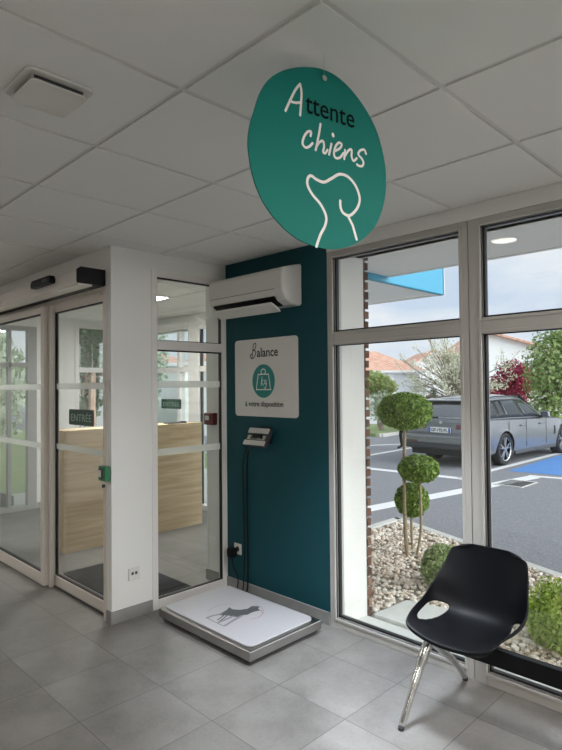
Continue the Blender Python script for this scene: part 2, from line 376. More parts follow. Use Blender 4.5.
light(2, -1.433, -.433, -1.362, -.498)
light(3, -.429, .571, -.364, .506)
light(4, .575, 1.575, .64, 1.51)
light(5, 1.579, 2.579, 1.644, 2.514)
struct(MB().box(2.579, XE, YW, 3.2, 0, 2.49).build('wall_right_end', 'white'))
struct(MB().box(WX0, XE, YW+.085, 3.22, -.06, -.012).build('trim_3', 'conc'))       # outer sill

# ------------------------------------------------------------------ pillar, glazed screen, sliding door
struct(MB().box(-3.57, XP, YD, 2.206, 0, ZC+.05).build('wall_pillar', 'white'))
struct(MB().box(-3.575, XP, 2.2, YW+.002, 2.445, ZC+.05).build('wall_screen', 'white'))
struct(MB().box(XW, -3.57, YD, YD+.1, 2.30, ZC+.05).build('wall_left', 'white'))
struct(MB().box(XW, -7.0, YD, YD+.1, 0, 2.30).build('wall_left_end', 'white'))
bs = MB(); bs.box(-3.505, WX0, YW-.012, YW, 0, .085)
struct(bs.build('baseboard_right', 'skirt', bevel=.002))
bp_ = MB(); bp_.box(XP, XP+.011, YD-.011, 2.204, 0, .085); bp_.box(-3.572, XP, YD-.011, YD, 0, .085)
struct(bp_.build('baseboard_pillar', 'skirt', bevel=.002))

sc = frame_empty('window_6', (XP-.03, 2.55, 0))   # fixed glazed screen beside the pillar
xa, xb = XP-.055, XP+.004
f = MB(); f.box(xa, xb, 2.206, 2.253, 0, 2.445).box(xa, xb, 2.853, YW, 0, 2.445)
f.box(xa, xb, 2.253, 2.853, 2.398, 2.445).box(xa, xb, 2.253, 2.853, 1.868, 1.935).box(xa, xb, 2.253, 2.853, 0, .068)
f.build('window_frame', 'pvc', sc, bevel=.003)
f = MB()
for za, zz in ((1.935, 2.398), (.068, 1.868)):
    f.box(xa+.02, xb-.012, 2.253, 2.257, za, zz).box(xa+.02, xb-.012, 2.846, 2.853, za, zz).box(xa+.02, xb-.012, 2.253, 2.853, zz-.01, zz).box(xa+.02, xb-.012, 2.253, 2.853, za, za+.006)
f.build('gasket', 'gasket', sc)
MB().box(XP-.03, XP-.022, 2.256, 2.85, 1.936, 2.396).build('upper_pane', 'dglass', sc)
MB().box(XP-.03, XP-.022, 2.256, 2.85, .07, 1.866).build('lower_pane', 'dglass', sc)
MB().box(XP-.0215, XP-.0205, 2.257, 2.846, 1.59, 1.64).build('frosted_band', 'frost', sc)
MB().box(XP-.0215, XP-.0205, 2.257, 2.846, 1.095, 1.145).build('frosted_band', 'frost', sc)

def leaf(n, x0, x1, yf, yb, zt, sl, sr, rail_b, mtl='alu'):
    e = frame_empty('door_%d' % n, ((x0+x1)/2, (yf+yb)/2, 0)); z0 = .008
    f = MB(); f.box(x0, x0+sl, yf, yb, z0, zt).box(x1-sr, x1, yf, yb, z0, zt).box(x0+sl, x1-sr, yf, yb, zt-.055, zt).box(x0+sl, x1-sr, yf, yb, z0, rail_b)
    f.build('door_frame', mtl, e, bevel=.003)
    r = MB(); a, b = x0+sl, x1-sr; ym = (yf+yb)/2
    r.box(a, a+.012, yf+.012, yb-.012, rail_b, zt-.055).box(b-.006, b, yf+.012, yb-.012, rail_b, zt-.055).box(a, b, yf+.012, yb-.012, zt-.065, zt-.055).box(a, b, yf+.012, yb-.012, rail_b, rail_b+.008)
    r.build('gasket', 'gasket', e)
    MB().box(a, b, ym-.004, ym+.004, rail_b, zt-.055).build('door_glass', 'dglass', e)
    for za in (1.585, 1.102):
        MB().box(a+.012, b-.006, ym-.0055, ym-.0045, za, za+.046).build('frosted_band', 'frost', e)
    return e
d1 = leaf(1, -5.95, -4.565, 1.865, 1.915, 2.262, .08, .062, .10)
d2 = leaf(2, -4.60, -3.625, 1.94, 1.985, 2.268, .055, .03, .085)
d3 = leaf(3, -6.95, -5.90, 1.94, 1.985, 2.268, .055, .055, .085)
dj = MB(); dj.box(-3.618, -3.57, YD-.004, 1.99, 0, 2.30).box(-7.0, -6.95, YD-.004, 1.99, 0, 2.30)
dj.box(-6.95, -3.618, 1.90, 2.0, 2.262, 2.30)
dj.box(-4.56, -4.52, 1.90, 1.93, .0, 2.262)
struct(dj.build('door_jamb', 'alu', bevel=.003))
struct(MB().box(-6.55, -3.635, 1.925, 1.935, 0, .006).build('door_track', 'dark'))

op = empty('door_operator', (-5.1, 1.79, 2.3), 'long beige sliding door operator box across the top of the door', 'door operator')
ob = MB(); ob.prism([(1.70, 2.30), (YD, 2.30), (YD, 2.402), (1.715, 2.402), (1.69, 2.385), (1.69, 2.31)], (-6.6, 0, 0), (0, 1, 0), (0, 0, 1), 3.0)
ob.build('cover', 'alu', op, bevel=.003)
MB().prism([(1.692, 2.296), (YD, 2.296), (YD, 2.406), (1.712, 2.406), (1.686, 2.388), (1.686, 2.306)], (-3.6, 0, 0), (0, 1, 0), (0, 0, 1), .018).build('end_cap', 'black', op, bevel=.003)
MB().box(-6.6, -3.6, 1.70, 1.80, 2.285, 2.30).build('lower_track', 'alu', op)
MB().box(-6.6, -3.6, 1.805, 1.885, 2.293, 2.2995).build('track_gap', 'black', op)
mk = MB(); mk.box(-3.90, -3.62, 1.6893, 1.6897, 2.372, 2.376)
sn = empty('motion_sensor', (-4.10, 1.665, 2.36), 'small black motion sensor on front of the beige door operator', 'sensor')
s_ = MB(); s_.prism([(-.17, -.028), (.17, -.028), (.18, 0), (.16, .03), (-.15, .03), (-.175, .005)], (-4.10, 1.69, 2.362), (1, 0, 0), (0, 0, 1), .045)
s_.build('housing', 'black', sn, bevel=.008)
MB().box(-4.05, -3.96, 1.642, 1.646, 2.352, 2.372).build('lens', 'carg', sn)

# hardware around the sliding door
gb = empty('release_box', (-3.56, 1.86, 1.01), 'green emergency door release box on the door jamb', 'call point')
MB().box(-3.61, -3.515, 1.845, YD-.004, .962, 1.062).build('housing', 'green', gb, bevel=.006)
MB().box(-3.597, -3.545, 1.838, 1.846, .980, 1.045).build('cover_frame', 'dark', gb, bevel=.003)
MB().box(-3.588, -3.555, 1.835, 1.8385, .990, 1.035).build('push_plate', 'poster', gb)
lk = empty('lock_plate', (-3.56, 1.88, 1.6), 'pale latch plate on the sliding door jamb above the green box', 'lock')
MB().box(-3.598, -3.535, 1.876, YD-.004, 1.565, 1.652).build('plate', 'alu', lk, bevel=.004)
MB().box(-3.578, -3.55, 1.868, 1.877, 1.585, 1.632).build('latch', 'silver', lk, bevel=.003)
ks = MB().cyl((-3.6, 1.886, .92), (0, -1, 0), .012, .014, 14); ks.build('key_cylinder', 'dark')
tag(bpy.data.objects['key_cylinder'], 'tiny dark key switch on the door jamb just below the green box', 'key switch')

def entree(name, x0, x1, y, z0, z1, label, flip=False):
    e = empty(name, ((x0+x1)/2, y, z0), label, 'sign')
    w, h = x1-x0, z1-z0; r = .015
    poly = []
    for cx, cz, a0 in ((w-r, r, -90), (w-r, h-r, 0), (r, h-r, 90), (r, r, 180)):
        poly += [(cx+r*math.cos(R(a0+t*22.5)), cz+r*math.sin(R(a0+t*22.5))) for t in range(5)]
    MB().prism(poly, (x0, y, z0), (1, 0, 0), (0, 0, 1), .0015).build('panel', 'dgreen', e)
    t = MB(); text_on(t, 'ENTRÉE', (x0+w*.09, y-.0016, z0+h*.25), (1, 0, 0), (0, 0, 1), width=w*.82, height=h*.58)
    t.build('lettering', mat('pale_green_ink', (.30, .42, .34), .6), e)
    return e
entree('entrance_sign', -4.300, -3.888, 1.9565, 1.310, 1.430, 'dark green ENTRÉE sign on the glass of the sliding door')

# wall sockets
def socket(name, o, ex, label, plug=False):
    e = empty(name, o, label, 'socket'); o, ex, ey = Vector(o), Vector(ex), Vector((0, 0, 1)); n = ex.cross(ey)
    MB().prism([(-.042, -.042), (.042, -.042), (.042, .042), (-.042, .042)], o, ex, ey, .009).build('plate', 'acw', e, bevel=.004)
    return e, o, ex, n
e, o, ex, n = socket('wall_socket', (XP+.001, 2.056, .303), (0, 1, 0), 'white double data socket on the white pillar')
for dy in (-.014, .014):
    MB().box(XP+.009, XP+.0115, 2.056+dy-.009, 2.056+dy+.009, .298, .318).build('jack', 'dark', e, bevel=.002)
e, o, ex, n = socket('wall_socket', (-3.375, YW-.001, .325), (1, 0, 0), 'white power socket low on the teal wall')
MB().cyl((-3.375, YW-.0105, .325), (0, -1, 0), .021, .001, 20).build('outlet', 'dark', e)
pg = empty('power_plug', (-3.40, YW-.04, .30), 'black plug adaptor in the white socket on the teal wall', 'plug')
MB().box(-3.438, -3.372, YW-.07, YW-.0115, .262, .335).build('body', 'black', pg, bevel=.010)
MB().tube([(-3.405, YW-.04, .264), (-3.405, YW-.04, .235)], [.008, .005], 8).build('strain_relief', 'black', pg)
cab = MB().tube(smooth_path([(-3.405, YW-.04, .24), (-3.40, YW-.03, .18), (-3.36, YW-.02, .10), (-3.36, YW-.03, .03), (-3.35, YW-.03, .012), (-3.32, YW-.02, .01), (-3.295, YW-.025, .05), (-3.285, YW-.016, .3), (-3.297, YW-.014, .7), (-3.297, YW-.014, 1.0), (-3.20, YW-.05, 1.15), (-3.15, YW-.10, 1.16)], 8), .0042, 6).build('power_cable', 'black', smooth=True)
tag(cab, 'thin black power cable drooping from plug up the teal wall to the scale display', 'cable')
cab = MB().tube(smooth_path([(-3.11, YW-.10, 1.16), (-3.22, YW-.03, 1.09), (-3.252, YW-.014, .95), (-3.252, YW-.014, .6), (-3.25, YW-.014, .3), (-3.245, YW-.02, .12), (-3.24, YW-.03, .05), (-3.23, YW-.06, .03), (-3.22, YW-.10, .05)], 8), .006, 6).build('data_cable', 'black', smooth=True)
tag(cab, 'thicker black cable running straight down from scale display to the weighing platform', 'cable')

# ------------------------------------------------------------------ lettering poster on the teal wall
po = empty('notice_board', (-3.05, YW, 1.36), 'white square notice about the scale on the teal wall', 'notice')
px0, px1, pz0, pz1 = -3.392, -2.713, 1.366, 1.953
def rrect(w, h, r, n=5):
    poly = []
    for cx, cz, a0 in ((w-r, r, -90), (w-r, h-r, 0), (r, h-r, 90), (r, r, 180)):
        poly += [(cx+r*math.cos(R(a0+t*90/n)), cz+r*math.sin(R(a0+t*90/n))) for t in range(n+1)]
    return poly
MB().prism(rrect(px1-px0, pz1-pz0, .03), (px0, YW-.0005, pz0), (1, 0, 0), (0, 0, 1), .006).build('board', 'poster', po)
W_, H_ = px1-px0, pz1-pz0; PO = Vector((px0, YW-.0067, pz0)); EX, EZ = Vector((1, 0, 0)), Vector((0, 0, 1))
pt = lambda a, b: (a*W_, (1-b)*H_)             # fractions from the top left corner
t = MB()
B = [(.295, .245), (.305, .16), (.318, .085), (.325, .065), (.352, .055), (.362, .08), (.345, .125), (.318, .145), (.345, .15), (.355, .185), (.335, .225), (.30, .25), (.272, .235), (.268, .205), (.30, .19)]
t.ribbon([tuple(q) for q in smooth_path([Vector(pt(*q)) for q in B], 6)], .0085, PO, EX, EZ, .0005)
text_on(t, 'alance', PO+EX*(.375*W_)+EZ*((1-.232)*H_), EX, EZ, width=.335*W_, height=.115*H_, bold=.018)
t.build('title_lettering', 'posterk', po); t = MB()
text_on(t, 'à votre disposition', PO+EX*(.175*W_)+EZ*((1-.868)*H_), EX, EZ, width=.61*W_, height=.066*H_, bold=.02)
t.build('lettering', 'posterk', po)
c = MB(); cx, cz, rr = .478*W_, (1-.545)*H_, .214*H_
c.prism([(cx+rr*.97*math.cos(a*math.pi/32), cz+rr*math.sin(a*math.pi/32)) for a in range(64)], PO, EX, EZ, .0006); c.build('teal_disc', 'postert', po)
k = MB(); PO2 = PO-Vector((0, .0007, 0))
bw, bh = .125*W_, .125*H_
body = [(cx-.105*W_, cz-.135*H_*.8), (cx+.105*W_, cz-.135*H_*.8), (cx+.112*W_, cz-.10*H_), (cx+.085*W_, cz+.07*H_), (cx+.07*W_, cz+.085*H_), (cx-.07*W_, cz+.085*H_), (cx-.085*W_, cz+.07*H_), (cx-.112*W_, cz-.10*H_), (cx-.105*W_, cz-.135*H_*.8)]
k.ribbon([tuple(q) for q in smooth_path([Vector(q) for q in body], 3)], .008, PO2, EX, EZ, .0005)
k.ribbon([(cx+.036*W_*math.cos(R(a)), cz+.12*H_+.034*H_*math.sin(R(a))) for a in range(-50, 231, 20)], .008, PO2, EX, EZ, .0005)
ks_ = lambda L: [tuple(q) for q in smooth_path([Vector((cx+a*W_, cz+b*H_)) for a, b in L], 5)]
k.ribbon(ks_([(-.035, -.06), (-.028, .0), (-.018, .055)]), .006, PO2, EX, EZ, .0005)
k.ribbon(ks_([(-.002, .015), (-.028, -.012), (-.012, -.035), (.006, -.055)]), .006, PO2, EX, EZ, .0005)
k.ribbon(ks_([(.048, .005), (.028, .012), (.016, -.02), (.03, -.04), (.046, -.01), (.046, -.06), (.03, -.092), (.012, -.08)]), .006, PO2, EX, EZ, .0005)
k.build('weight_pictogram', 'signw', po)

# ------------------------------------------------------------------ air conditioner
ac = empty('air_conditioner', (-3.05, YW, 2.15), 'white wall mounted air conditioner high on the teal wall', 'air conditioner')
ax0, ax1 = -3.475, -2.668
prof = [(0, 2.452), (0, 2.160), (.03, 2.153), (.10, 2.158), (.16, 2.185), (.192, 2.225), (.203, 2.26), (.205, 2.31), (.204, 2.375), (.198, 2.396), (.180, 2.408), (.12, 2.425), (.02, 2.45)]
MB().prism([(YW-a, b) for a, b in prof], (ax0, 0, 0), (0, 1, 0), (0, 0, 1), ax1-ax0).build('casing', 'acw', ac, bevel=.016, seg=3)
MB().box(ax0+.035, ax1-.07, YW-.2075, YW-.2045, 2.2595, 2.2625).build('panel_seam', 'dark', ac)
MB().prism([(YW-.192, 2.200), (YW-.11, 2.152), (YW-.10, 2.162), (YW-.190, 2.214)], (ax0+.05, 0, 0), (0, 1, 0), (0, 0, 1), ax1-ax0-.14).build('outlet_slot', 'black', ac)
MB().prism([(YW-.212, 2.172), (YW-.207, 2.158), (YW-.125, 2.112), (YW-.12, 2.120), (YW-.16, 2.150)], (ax0+.055, 0, 0), (0, 1, 0), (0, 0, 1), ax1-ax0-.15).build('flap', 'acw', ac, bevel=.002)

# ------------------------------------------------------------------ scale display
dp = empty('scale_display', (-3.1, YW, 1.2), 'grey and black digital weight display on the teal wall under the notice', 'display')
DO = Vector((-3.168, YW-.125, 1.163)); DX = Vector((.885, 0, 0)); DY = Vector((0, .50, .866)).normalized()*.9; DN = DX.cross(DY).normalized()
Dq = lambda mb, x0, x1, y0, y1, h0, h1: mb.prism([(x0, y0), (x1, y0), (x1, y1), (x0, y1)], DO+DN*h0, DX, DY, h1-h0)
Dq(MB(), 0, .255, 0, .155, -.035, 0).build('case', 'dark', dp, bevel=.006)
Dq(MB(), .004, .251, .106, .154, 0, .006).build('upper_band', 'lcdband', dp, bevel=.003)
Dq(MB(), .0, .255, .0, .042, 0, .008).build('lower_band', 'lcdband', dp, bevel=.003)
Dq(MB(), .02, .232, .052, .088, 0, .002).build('readout_panel', 'lcd', dp)
Dq(MB(), .058, .145, .054, .086, .002, .0035).build('lcd_window', mat('lcd_screen', (.10, .12, .10), .25), dp)
q = MB()
for i in range(4):
    x = .07+i*.017; Dq(q, x, x+.009, .060, .064, .0035, .004); Dq(q, x, x+.002, .060, .08, .0035, .004); Dq(q, x+.007, x+.009, .060, .08, .0035, .004); Dq(q, x, x+.009, .076, .08, .0035, .004)
q.build('digits', 'black', dp)
Dq(MB(), .19, .205, .057, .084, .002, .0045).build('button', 'black', dp, bevel=.001)
b = MB(); b.box(-3.09, -3.0, YW-.10, YW, 1.215, 1.245).box(-3.10, -2.99, YW-.012, YW, 1.17, 1.29); b.build('bracket', 'black', dp, bevel=.003)

# ------------------------------------------------------------------ weighing platform and its pad
ws = empty('weighing_scale', (-2.87, 2.45, 0), 'low stainless steel weighing platform standing on the tiles', 'scale')
sx0, sx1, sy0, sy1 = -3.335, -2.408, 2.145, 2.765
MB().box(sx0, sx1, sy0, sy1, .03, .085).build('tray', 'steel', ws, bevel=.004)
MB().box(sx0+.02, sx1-.02, sy0+.02, sy1-.02, .012, .032).build('load_frame', 'dark', ws)
for a in (sx0+.08, sx1-.08):
    for b in (sy0+.08, sy1-.08): MB().cyl((a, b, 0), (0, 0, 1), .022, .014, 16).build('foot', 'black', ws)
pd = empty('rubber_pad', (-2.87, 2.45, .085), 'light grey pad with a dog print lying on the weighing platform', 'mat')
MB().prism(rrect(sx1-sx0-.05, sy1-sy0-.055, .05), (sx0+.015, sy0+.028, .0855), (1, 0, 0), (0, 1, 0), .012).build('pad', 'padt', pd, bevel=.004)
# sketch of a trotting dog, u to the right along x, w along y
dogx = lambda L: [(a, b) for a, b in L]
DOo = Vector((-3.05, 2.30, .0979)); dx = Vector((1, 0, 0)); dy = Vector((0, 1, 0))
PADZ = .0977
def padpx(u, v): q = at(u, v, 2, PADZ); return (q.x, q.y)
def cpx(L): return [padpx(170+a/3.747, 580+b/3.744) for a, b in L]
O3 = Vector((0, 0, PADZ))
d = MB(); d.prism(list(reversed(cpx([(213, 112), (222, 102), (235, 110), (262, 112), (290, 108), (306, 98), (325, 98), (338, 100), (330, 106), (338, 114), (318, 118), (306, 122), (290, 130), (268, 132), (262, 138), (240, 138), (215, 132), (190, 132), (178, 130), (200, 120)]))), O3, dx, dy, .0006)
for L in ([(205, 130), (190, 142), (178, 150)], [(215, 132), (200, 145), (185, 156)]): d.ribbon(cpx(L), .010, O3, dx, dy, .0006)
d.build('dog_print', 'ink', pd)
d = MB()
for L, w_ in (([(190, 128), (160, 134), (138, 142)], .020), ([(138, 142), (165, 156), (200, 172)], .009), ([(268, 134), (240, 150), (205, 172)], .020), ([(236, 136), (205, 150), (180, 160)], .018)): d.ribbon(cpx(L), w_, O3, dx, dy, .0007)
d.build('leg_lines', 'inkl', pd); d = MB()
for L in ([(320, 92), (345, 105), (352, 125)], [(140, 120), (180, 95), (240, 90)]): MB().ribbon([tuple(q) for q in smooth_path([Vector(q) for q in cpx(L)], 6)], .003, O3, dx, dy, .0007).build('arc_line', 'inkl', pd)
d = MB().ribbon([tuple(q) for q in smooth_path([Vector(q) for q in cpx([(338, 112), (346, 126), (332, 140), (305, 147)])], 6)], .004, O3, dx, dy, .0008); d.build('leash_print', 'inkr', pd)

# ------------------------------------------------------------------ hanging sign
SC = Vector((0, 0, CH))+ray(318, 158)*1.64
th = R(57); e1 = (Vector((fw.x, fw.y, 0)).normalized()*math.cos(th)+r0*math.sin(th)).normalized(); e2 = Vector((0, 0, 1)); sn_ = e1.cross(e2)
def sp(u, v):
    d = ray(u, v); o = Vector((0, 0, CH)); p = o+d*((SC-o).dot(sn_)/d.dot(sn_)); q = p-SC; return (q.dot(e1), q.dot(e2))
so = lambda a, b: sp(230+a/3.306, 50+b/3.306)
sg = empty('hanging_sign', SC, 'large rounded teal sign hanging from the ceiling with a dog outline', 'sign')
outl = [(250, 56), (300, 62), (350, 85), (400, 130), (445, 190), (480, 255), (500, 315), (513, 380), (516, 430), (512, 490), (498, 545), (475, 590), (440, 625), (400, 648), (360, 657), (320, 657), (270, 645), (220, 622), (170, 580), (125, 525), (95, 470), (75, 410), (64, 350), (60, 300), (66, 250), (80, 200), (100, 140), (130, 95), (170, 70), (210, 59)]
ol = [tuple(q) for q in smooth_path([Vector(so(*q)) for q in outl], 4, True)]
MB().prism(list(reversed(ol)), SC-sn_*.005, e1, e2, .005).build('panel', 'signteal', sg)
S1 = SC+sn_*.0003
dog = [(285, 650), (298, 612), (314, 580), (317, 550), (300, 512), (272, 478), (256, 447), (257, 424), (268, 416), (285, 428), (310, 437), (335, 425), (362, 411), (390, 420), (415, 450), (428, 490), (420, 523), (396, 547), (374, 539), (365, 520), (364, 499)]
w = MB(); w.ribbon([tuple(q) for q in smooth_path([Vector(so(*q)) for q in dog], 6)], .0088, S1, e1, e2, .0006)
w.ribbon([so(389, 548), (so(405, 580)), so(418, 626)], .0088, S1, e1, e2, .0006)
w.build('dog_outline', 'signw', sg)
s6 = lambda a, b: sp(280+a/6.244, 70+b/6.244)
w = MB()
def stroke(L, wd=.0075): w.ribbon([tuple(q) for q in smooth_path([Vector(s6(*q)) for q in L], 6)], wd, S1, e1, e2, .0006)
stroke([(33, 255), (60, 195), (95, 125), (125, 88)]); stroke([(125, 88), (133, 140), (130, 210), (125, 283)]); stroke([(60, 195), (95, 205), (130, 203)])
w.build('initial_lettering', 'signw', sg); w = MB()
stroke([(190, 412), (192, 385), (170, 388), (148, 420), (140, 460), (158, 484), (182, 478), (202, 458)])
stroke([(252, 338), (243, 395), (232, 450), (222, 500)]); stroke([(226, 480), (245, 452), (268, 445), (274, 480), (268, 510), (280, 520), (296, 500)])
stroke([(320, 462), (312, 500), (305, 528)]); stroke([(329, 402), (331, 411)], .010)
stroke([(338, 508), (372, 490), (384, 465), (366, 455), (345, 480), (336, 520), (345, 548), (372, 548), (395, 520)])
stroke([(405, 500), (402, 530), (400, 556)]); stroke([(402, 540), (428, 502), (446, 500), (446, 540), (458, 568), (478, 552)])
stroke([(536, 524), (524, 498), (498, 505), (488, 528), (508, 552), (520, 578), (512, 600), (490, 598), (480, 590)])
w.build('white_lettering', 'signw', sg)
a0, a1 = Vector(s6(158, 262)), Vector(s6(463, 364)); bx = (a1-a0); bl = bx.length; bx = bx.normalized()
tx = (e1*bx.x+e2*bx.y).normalized(); ty = sn_.cross(tx)
t = MB(); text_on(t, 'ttente', S1+e1*a0.x+e2*a0.y, tx, ty, width=bl, height=(Vector(s6(178, 172))-Vector(s6(178, 270))).length, bold=.003)
t.build('black_lettering', 'signk', sg)
fx = sp(323.5, 79)
MB().cyl(SC+e1*fx[0]+e2*fx[1], sn_, .0085, .006, 20).build('fixing', 'chrome', sg)
pc = SC+e1*fx[0]+e2*fx[1]+sn_*.003
MB().tube([pc, (pc.x, pc.y, ZC+.006)], .0007, 6).build('hanging_wire', 'chrome', sg)

# ------------------------------------------------------------------ ceiling fittings
def downlight(x, y, label, group=None):
    e = empty('ceiling_spotlight', (x, y, ZC), label, 'spotlight', group)
    n = 28; v = []; prof = [(.078, -.001), (.086, -.006), (.098, -.005), (.102, 0)]
    for r, z in prof: v += [(x+r*math.cos(6.2832*i/n), y+r*math.sin(6.2832*i/n), ZC+z) for i in range(n)]
    MB().add(v, [(k*n+i, k*n+(i+1) % n, (k+1)*n+(i+1) % n, (k+1)*n+i) for k in range(3) for i in range(n)]).build('trim_ring', 'acw', e, smooth=True)
    MB().cyl((x, y, ZC-.003), (0, 0, 1), .079, .002, n).build('lamp', 'spot', e)
SPX, SPY = -1.597, 2.103
downlight(SPX, SPY, 'lit round ceiling spotlight just behind the edge of the hanging teal sign')
def panel_lamp(x, y, label, lamp='led'):
    e = empty('ceiling_light_panel', (x, y, ZC), label, 'ceiling light', 'ceiling panels behind the viewpoint' if lamp == 'led' else None)
    f = MB(); a = .294; f.box(x-a, x+a, y-a, y-a+.02, ZC-.006, ZC+.004).box(x-a, x+a, y+a-.02, y+a, ZC-.006, ZC+.004).box(x-a, x-a+.02, y-a+.02, y+a-.02, ZC-.006, ZC+.004).box(x+a-.02, x+a, y-a+.02, y+a-.02, ZC-.006, ZC+.004)
    f.build('frame', 'acw', e)
    MB().box(x-a+.02, x+a-.02, y-a+.02, y+a-.02, ZC-.003, ZC-.001).build('diffuser', lamp, e)
gc = lambda i, j: (gx0+.6*i+.3, gy0+.6*j+.3)
panel_lamp(*gc(-7, 3), 'lit square ceiling panel over the wooden counter in the entrance hall', 'ledh')
for i, j in ((3, 1), (5, 1), (4, -1), (2, -4), (-8, -3)):  # unseen panels added as fill light for the room
    panel_lamp(*gc(i, j), 'lit square ceiling panel behind the viewpoint, out of the picture')
gl = bpy.data.lights.new('spotlight_beam', 'SPOT'); gl.energy = 560; gl.spot_size = R(70); gl.spot_blend = 1; gl.shadow_soft_size = .24; gl.color = (.82, .91, 1)
go = bpy.data.objects.new('spotlight_beam', gl); COL.objects.link(go); go.location = (SPX, SPY, ZC-.012); go.rotation_mode = 'QUATERNION'; go.rotation_quaternion = (Vector((-1.95, 2.50, 0))-go.location).to_track_quat('-Z', 'Y')
vt = empty('air_vent', (-1.81, .757, ZC), 'white square air vent in the ceiling tiles', 'vent')
vx0, vx1, vy0, vy1 = -1.925, -1.705, .650, .868
MB().prism(rrect(vx1-vx0, vy1-vy0, .03), (vx0, vy1, ZC), (1, 0, 0), (0, -1, 0), .010).build('frame', 'acw', vt, bevel=.004)
MB().box(vx0+.03, vx1-.03, vy0+.03, vy1-.03, ZC-.03, ZC-.009).build('neck', 'dark', vt)
MB().prism(rrect(vx1-vx0-.035, vy1-vy0-.035, .018), (vx0+.0175, vy1-.0175, ZC-.026), (1, 0, 0), (0, -1, 0), .006).build('face_plate', 'acw', vt, bevel=.002)
for a in (vx0+.04, vx1-.04):
    for b in (vy0+.03, vy1-.03): MB().box(a-.008, a+.008, b-.004, b+.004, ZC-.028, ZC-.009).build('spacer', 'acw', vt)

# ------------------------------------------------------------------ chair
def build_bench():
    ch = empty('beam_bench', (-1.262, 2.5, 0), 'black shell seat on a black beam bench with chrome legs before the window', 'bench')
    NU, NV = 36, 44
    ctr = [(-.232, .425), (-.224, .445), (-.13, .448), (-.01, .436), (.09, .438), (.150, .472), (.183, .55), (.208, .64), (.230, .73), (.238, .778)]
    cs = smooth_path([Vector((0, a, b)) for a, b in ctr], 10)
    def lerp_path(P, t):
        x = t*(len(P)-1); i = min(int(x), len(P)-2); return P[i].lerp(P[i+1], x-i)
    def prof(T, t):                                # smooth curve through the given stations
        for k, ((a, p), (b, q)) in enumerate(zip(T, T[1:])):
            if t <= b:
                m0 = (q-T[k-1][1])/(b-T[k-1][0]) if k else (q-p)/(b-a)
                m1 = (T[k+2][1]-p)/(T[k+2][0]-a) if k+2 < len(T) else (q-p)/(b-a)
                h = b-a; x = (t-a)/h
                return (2*x**3-3*x*x+1)*p+(x**3-2*x*x+x)*h*m0+(-2*x**3+3*x*x)*q+(x**3-x*x)*h*m1
        return T[-1][1]
    def pos(s, t):
        c = lerp_path(cs, t)
        hw = prof([(0, .140), (.04, .180), (.12, .208), (.3, .236), (.5, .240), (.7, .224), (.88, .200), (.95, .182), (.985, .155), (1, .125)], t)
        rz_ = prof([(0, .0), (.08, .026), (.30, .088), (.48, .135), (.64, .085), (.8, .02), (.9, .0), (1, .0)], t)
        fy = prof([(0, .03), (.15, .0), (.35, .0), (.58, -.07), (.8, -.05), (1, -.02)], t)
        a = abs(s); z = c.z+rz_*a**2.4-.022*max(0, (t-.93)/.07)*a**5; y = c.y+fy*a**2.2
        w = max(0, 1-abs(t-.38)/.34); w = w*w*(3-2*w)
        return Vector((math.copysign(hw*(a*(1-w)+(1-(1-a)**1.7)*w), s), y, z))
    bm = bmesh.new(); V = {}
    for i in range(NU+1):
        for j in range(NV+1):
            V[i, j] = bm.verts.new(pos(-1+2*i/NU, j/NV))
    par = {V[k]: (-1+2*k[0]/NU, k[1]/NV) for k in V}
    hs, ht, ra, rb = .665, .365, .165, .115
    def hole(s, t):                                # rounded slot between seat and arm
        return (abs((abs(s)-hs)/ra)**2.6+abs((t-ht+.40*(abs(s)-hs))/rb)**2.6)**(1/2.6)
    for i in range(NU):
        for j in range(NV):
            if hole(-1+2*(i+.5)/NU, (j+.5)/NV) < 1: continue
            bm.faces.new((V[i, j], V[i+1, j], V[i+1, j+1], V[i, j+1]))
    for v in [v for v in bm.verts if not v.link_faces]: bm.verts.remove(v)
    for v in bm.verts:
        if v.is_boundary:
            s, t = par[v]
            if abs(s) < .97 and .03 < t < .97:
                h = hole(s, t)
                if h > .3: v.co = pos(math.copysign(hs+(abs(s)-hs)/h, s), ht+(t-ht)/h)
    me = bpy.data.meshes.new('shell'); bm.to_mesh(me); bm.free(); me.materials.append(M['shell'])
    me.polygons.foreach_set('use_smooth', [True]*len(me.polygons))
    o = bpy.data.objects.new('shell', me); COL.objects.link(o); o.parent = ch
    sm = o.modifiers.new('s', 'SOLIDIFY'); sm.thickness = .008; sm.offset = -1
    sb = o.modifiers.new('u', 'SUBSURF'); sb.levels = 1; sb.render_levels = 1
    u = MB(); u.box(-.15, .10, -.12, .12, .392, .412).box(-.03, .03, -.05, .10, .37, .40); u.build('under_seat_bracket', 'black', ch, local=True, bevel=.005)
    MB().box(-.235, 2.1, .01, .05, .305, .385).build('beam', 'black', ch, local=True, bevel=.004)
    MB().box(-.238, -.234, .008, .052, .303, .387).build('beam_end_cap', 'dark', ch, local=True)
    for bx in (-.190, 2.0):
        MB().tube(smooth_path([(bx+.01, .045, .350), (bx, -.005, .352), (bx-.003, -.05, .325), (bx-.012, -.10, .245), (bx-.016, -.165, .15), (bx-.024, -.252, .012)], 5), [.020]*5+[.024]*5+[.024]*5+[.020]*5+[.0165]*5+[.0125], 14).build('leg', 'chrome', ch, local=True, smooth=True)
        MB().tube(smooth_path([(bx+.01, -.03, .345), (bx, .0, .335), (bx-.002, .045, .295), (bx-.006, .15, .212), (bx-.012, .26, .118), (bx-.020, .362, .012)], 5), [.020]*5+[.023]*5+[.022]*5+[.019]*5+[.016]*5+[.0125], 14).build('leg', 'chrome', ch, local=True, smooth=True)
        for y, o_ in ((-.255, -.024), (.364, -.020)): MB().cyl((bx+o_, y, 0), (0, 0, 1), .0145, .014, 14).build('foot_cap', 'dark', ch, local=True)
    return ch
build_bench()

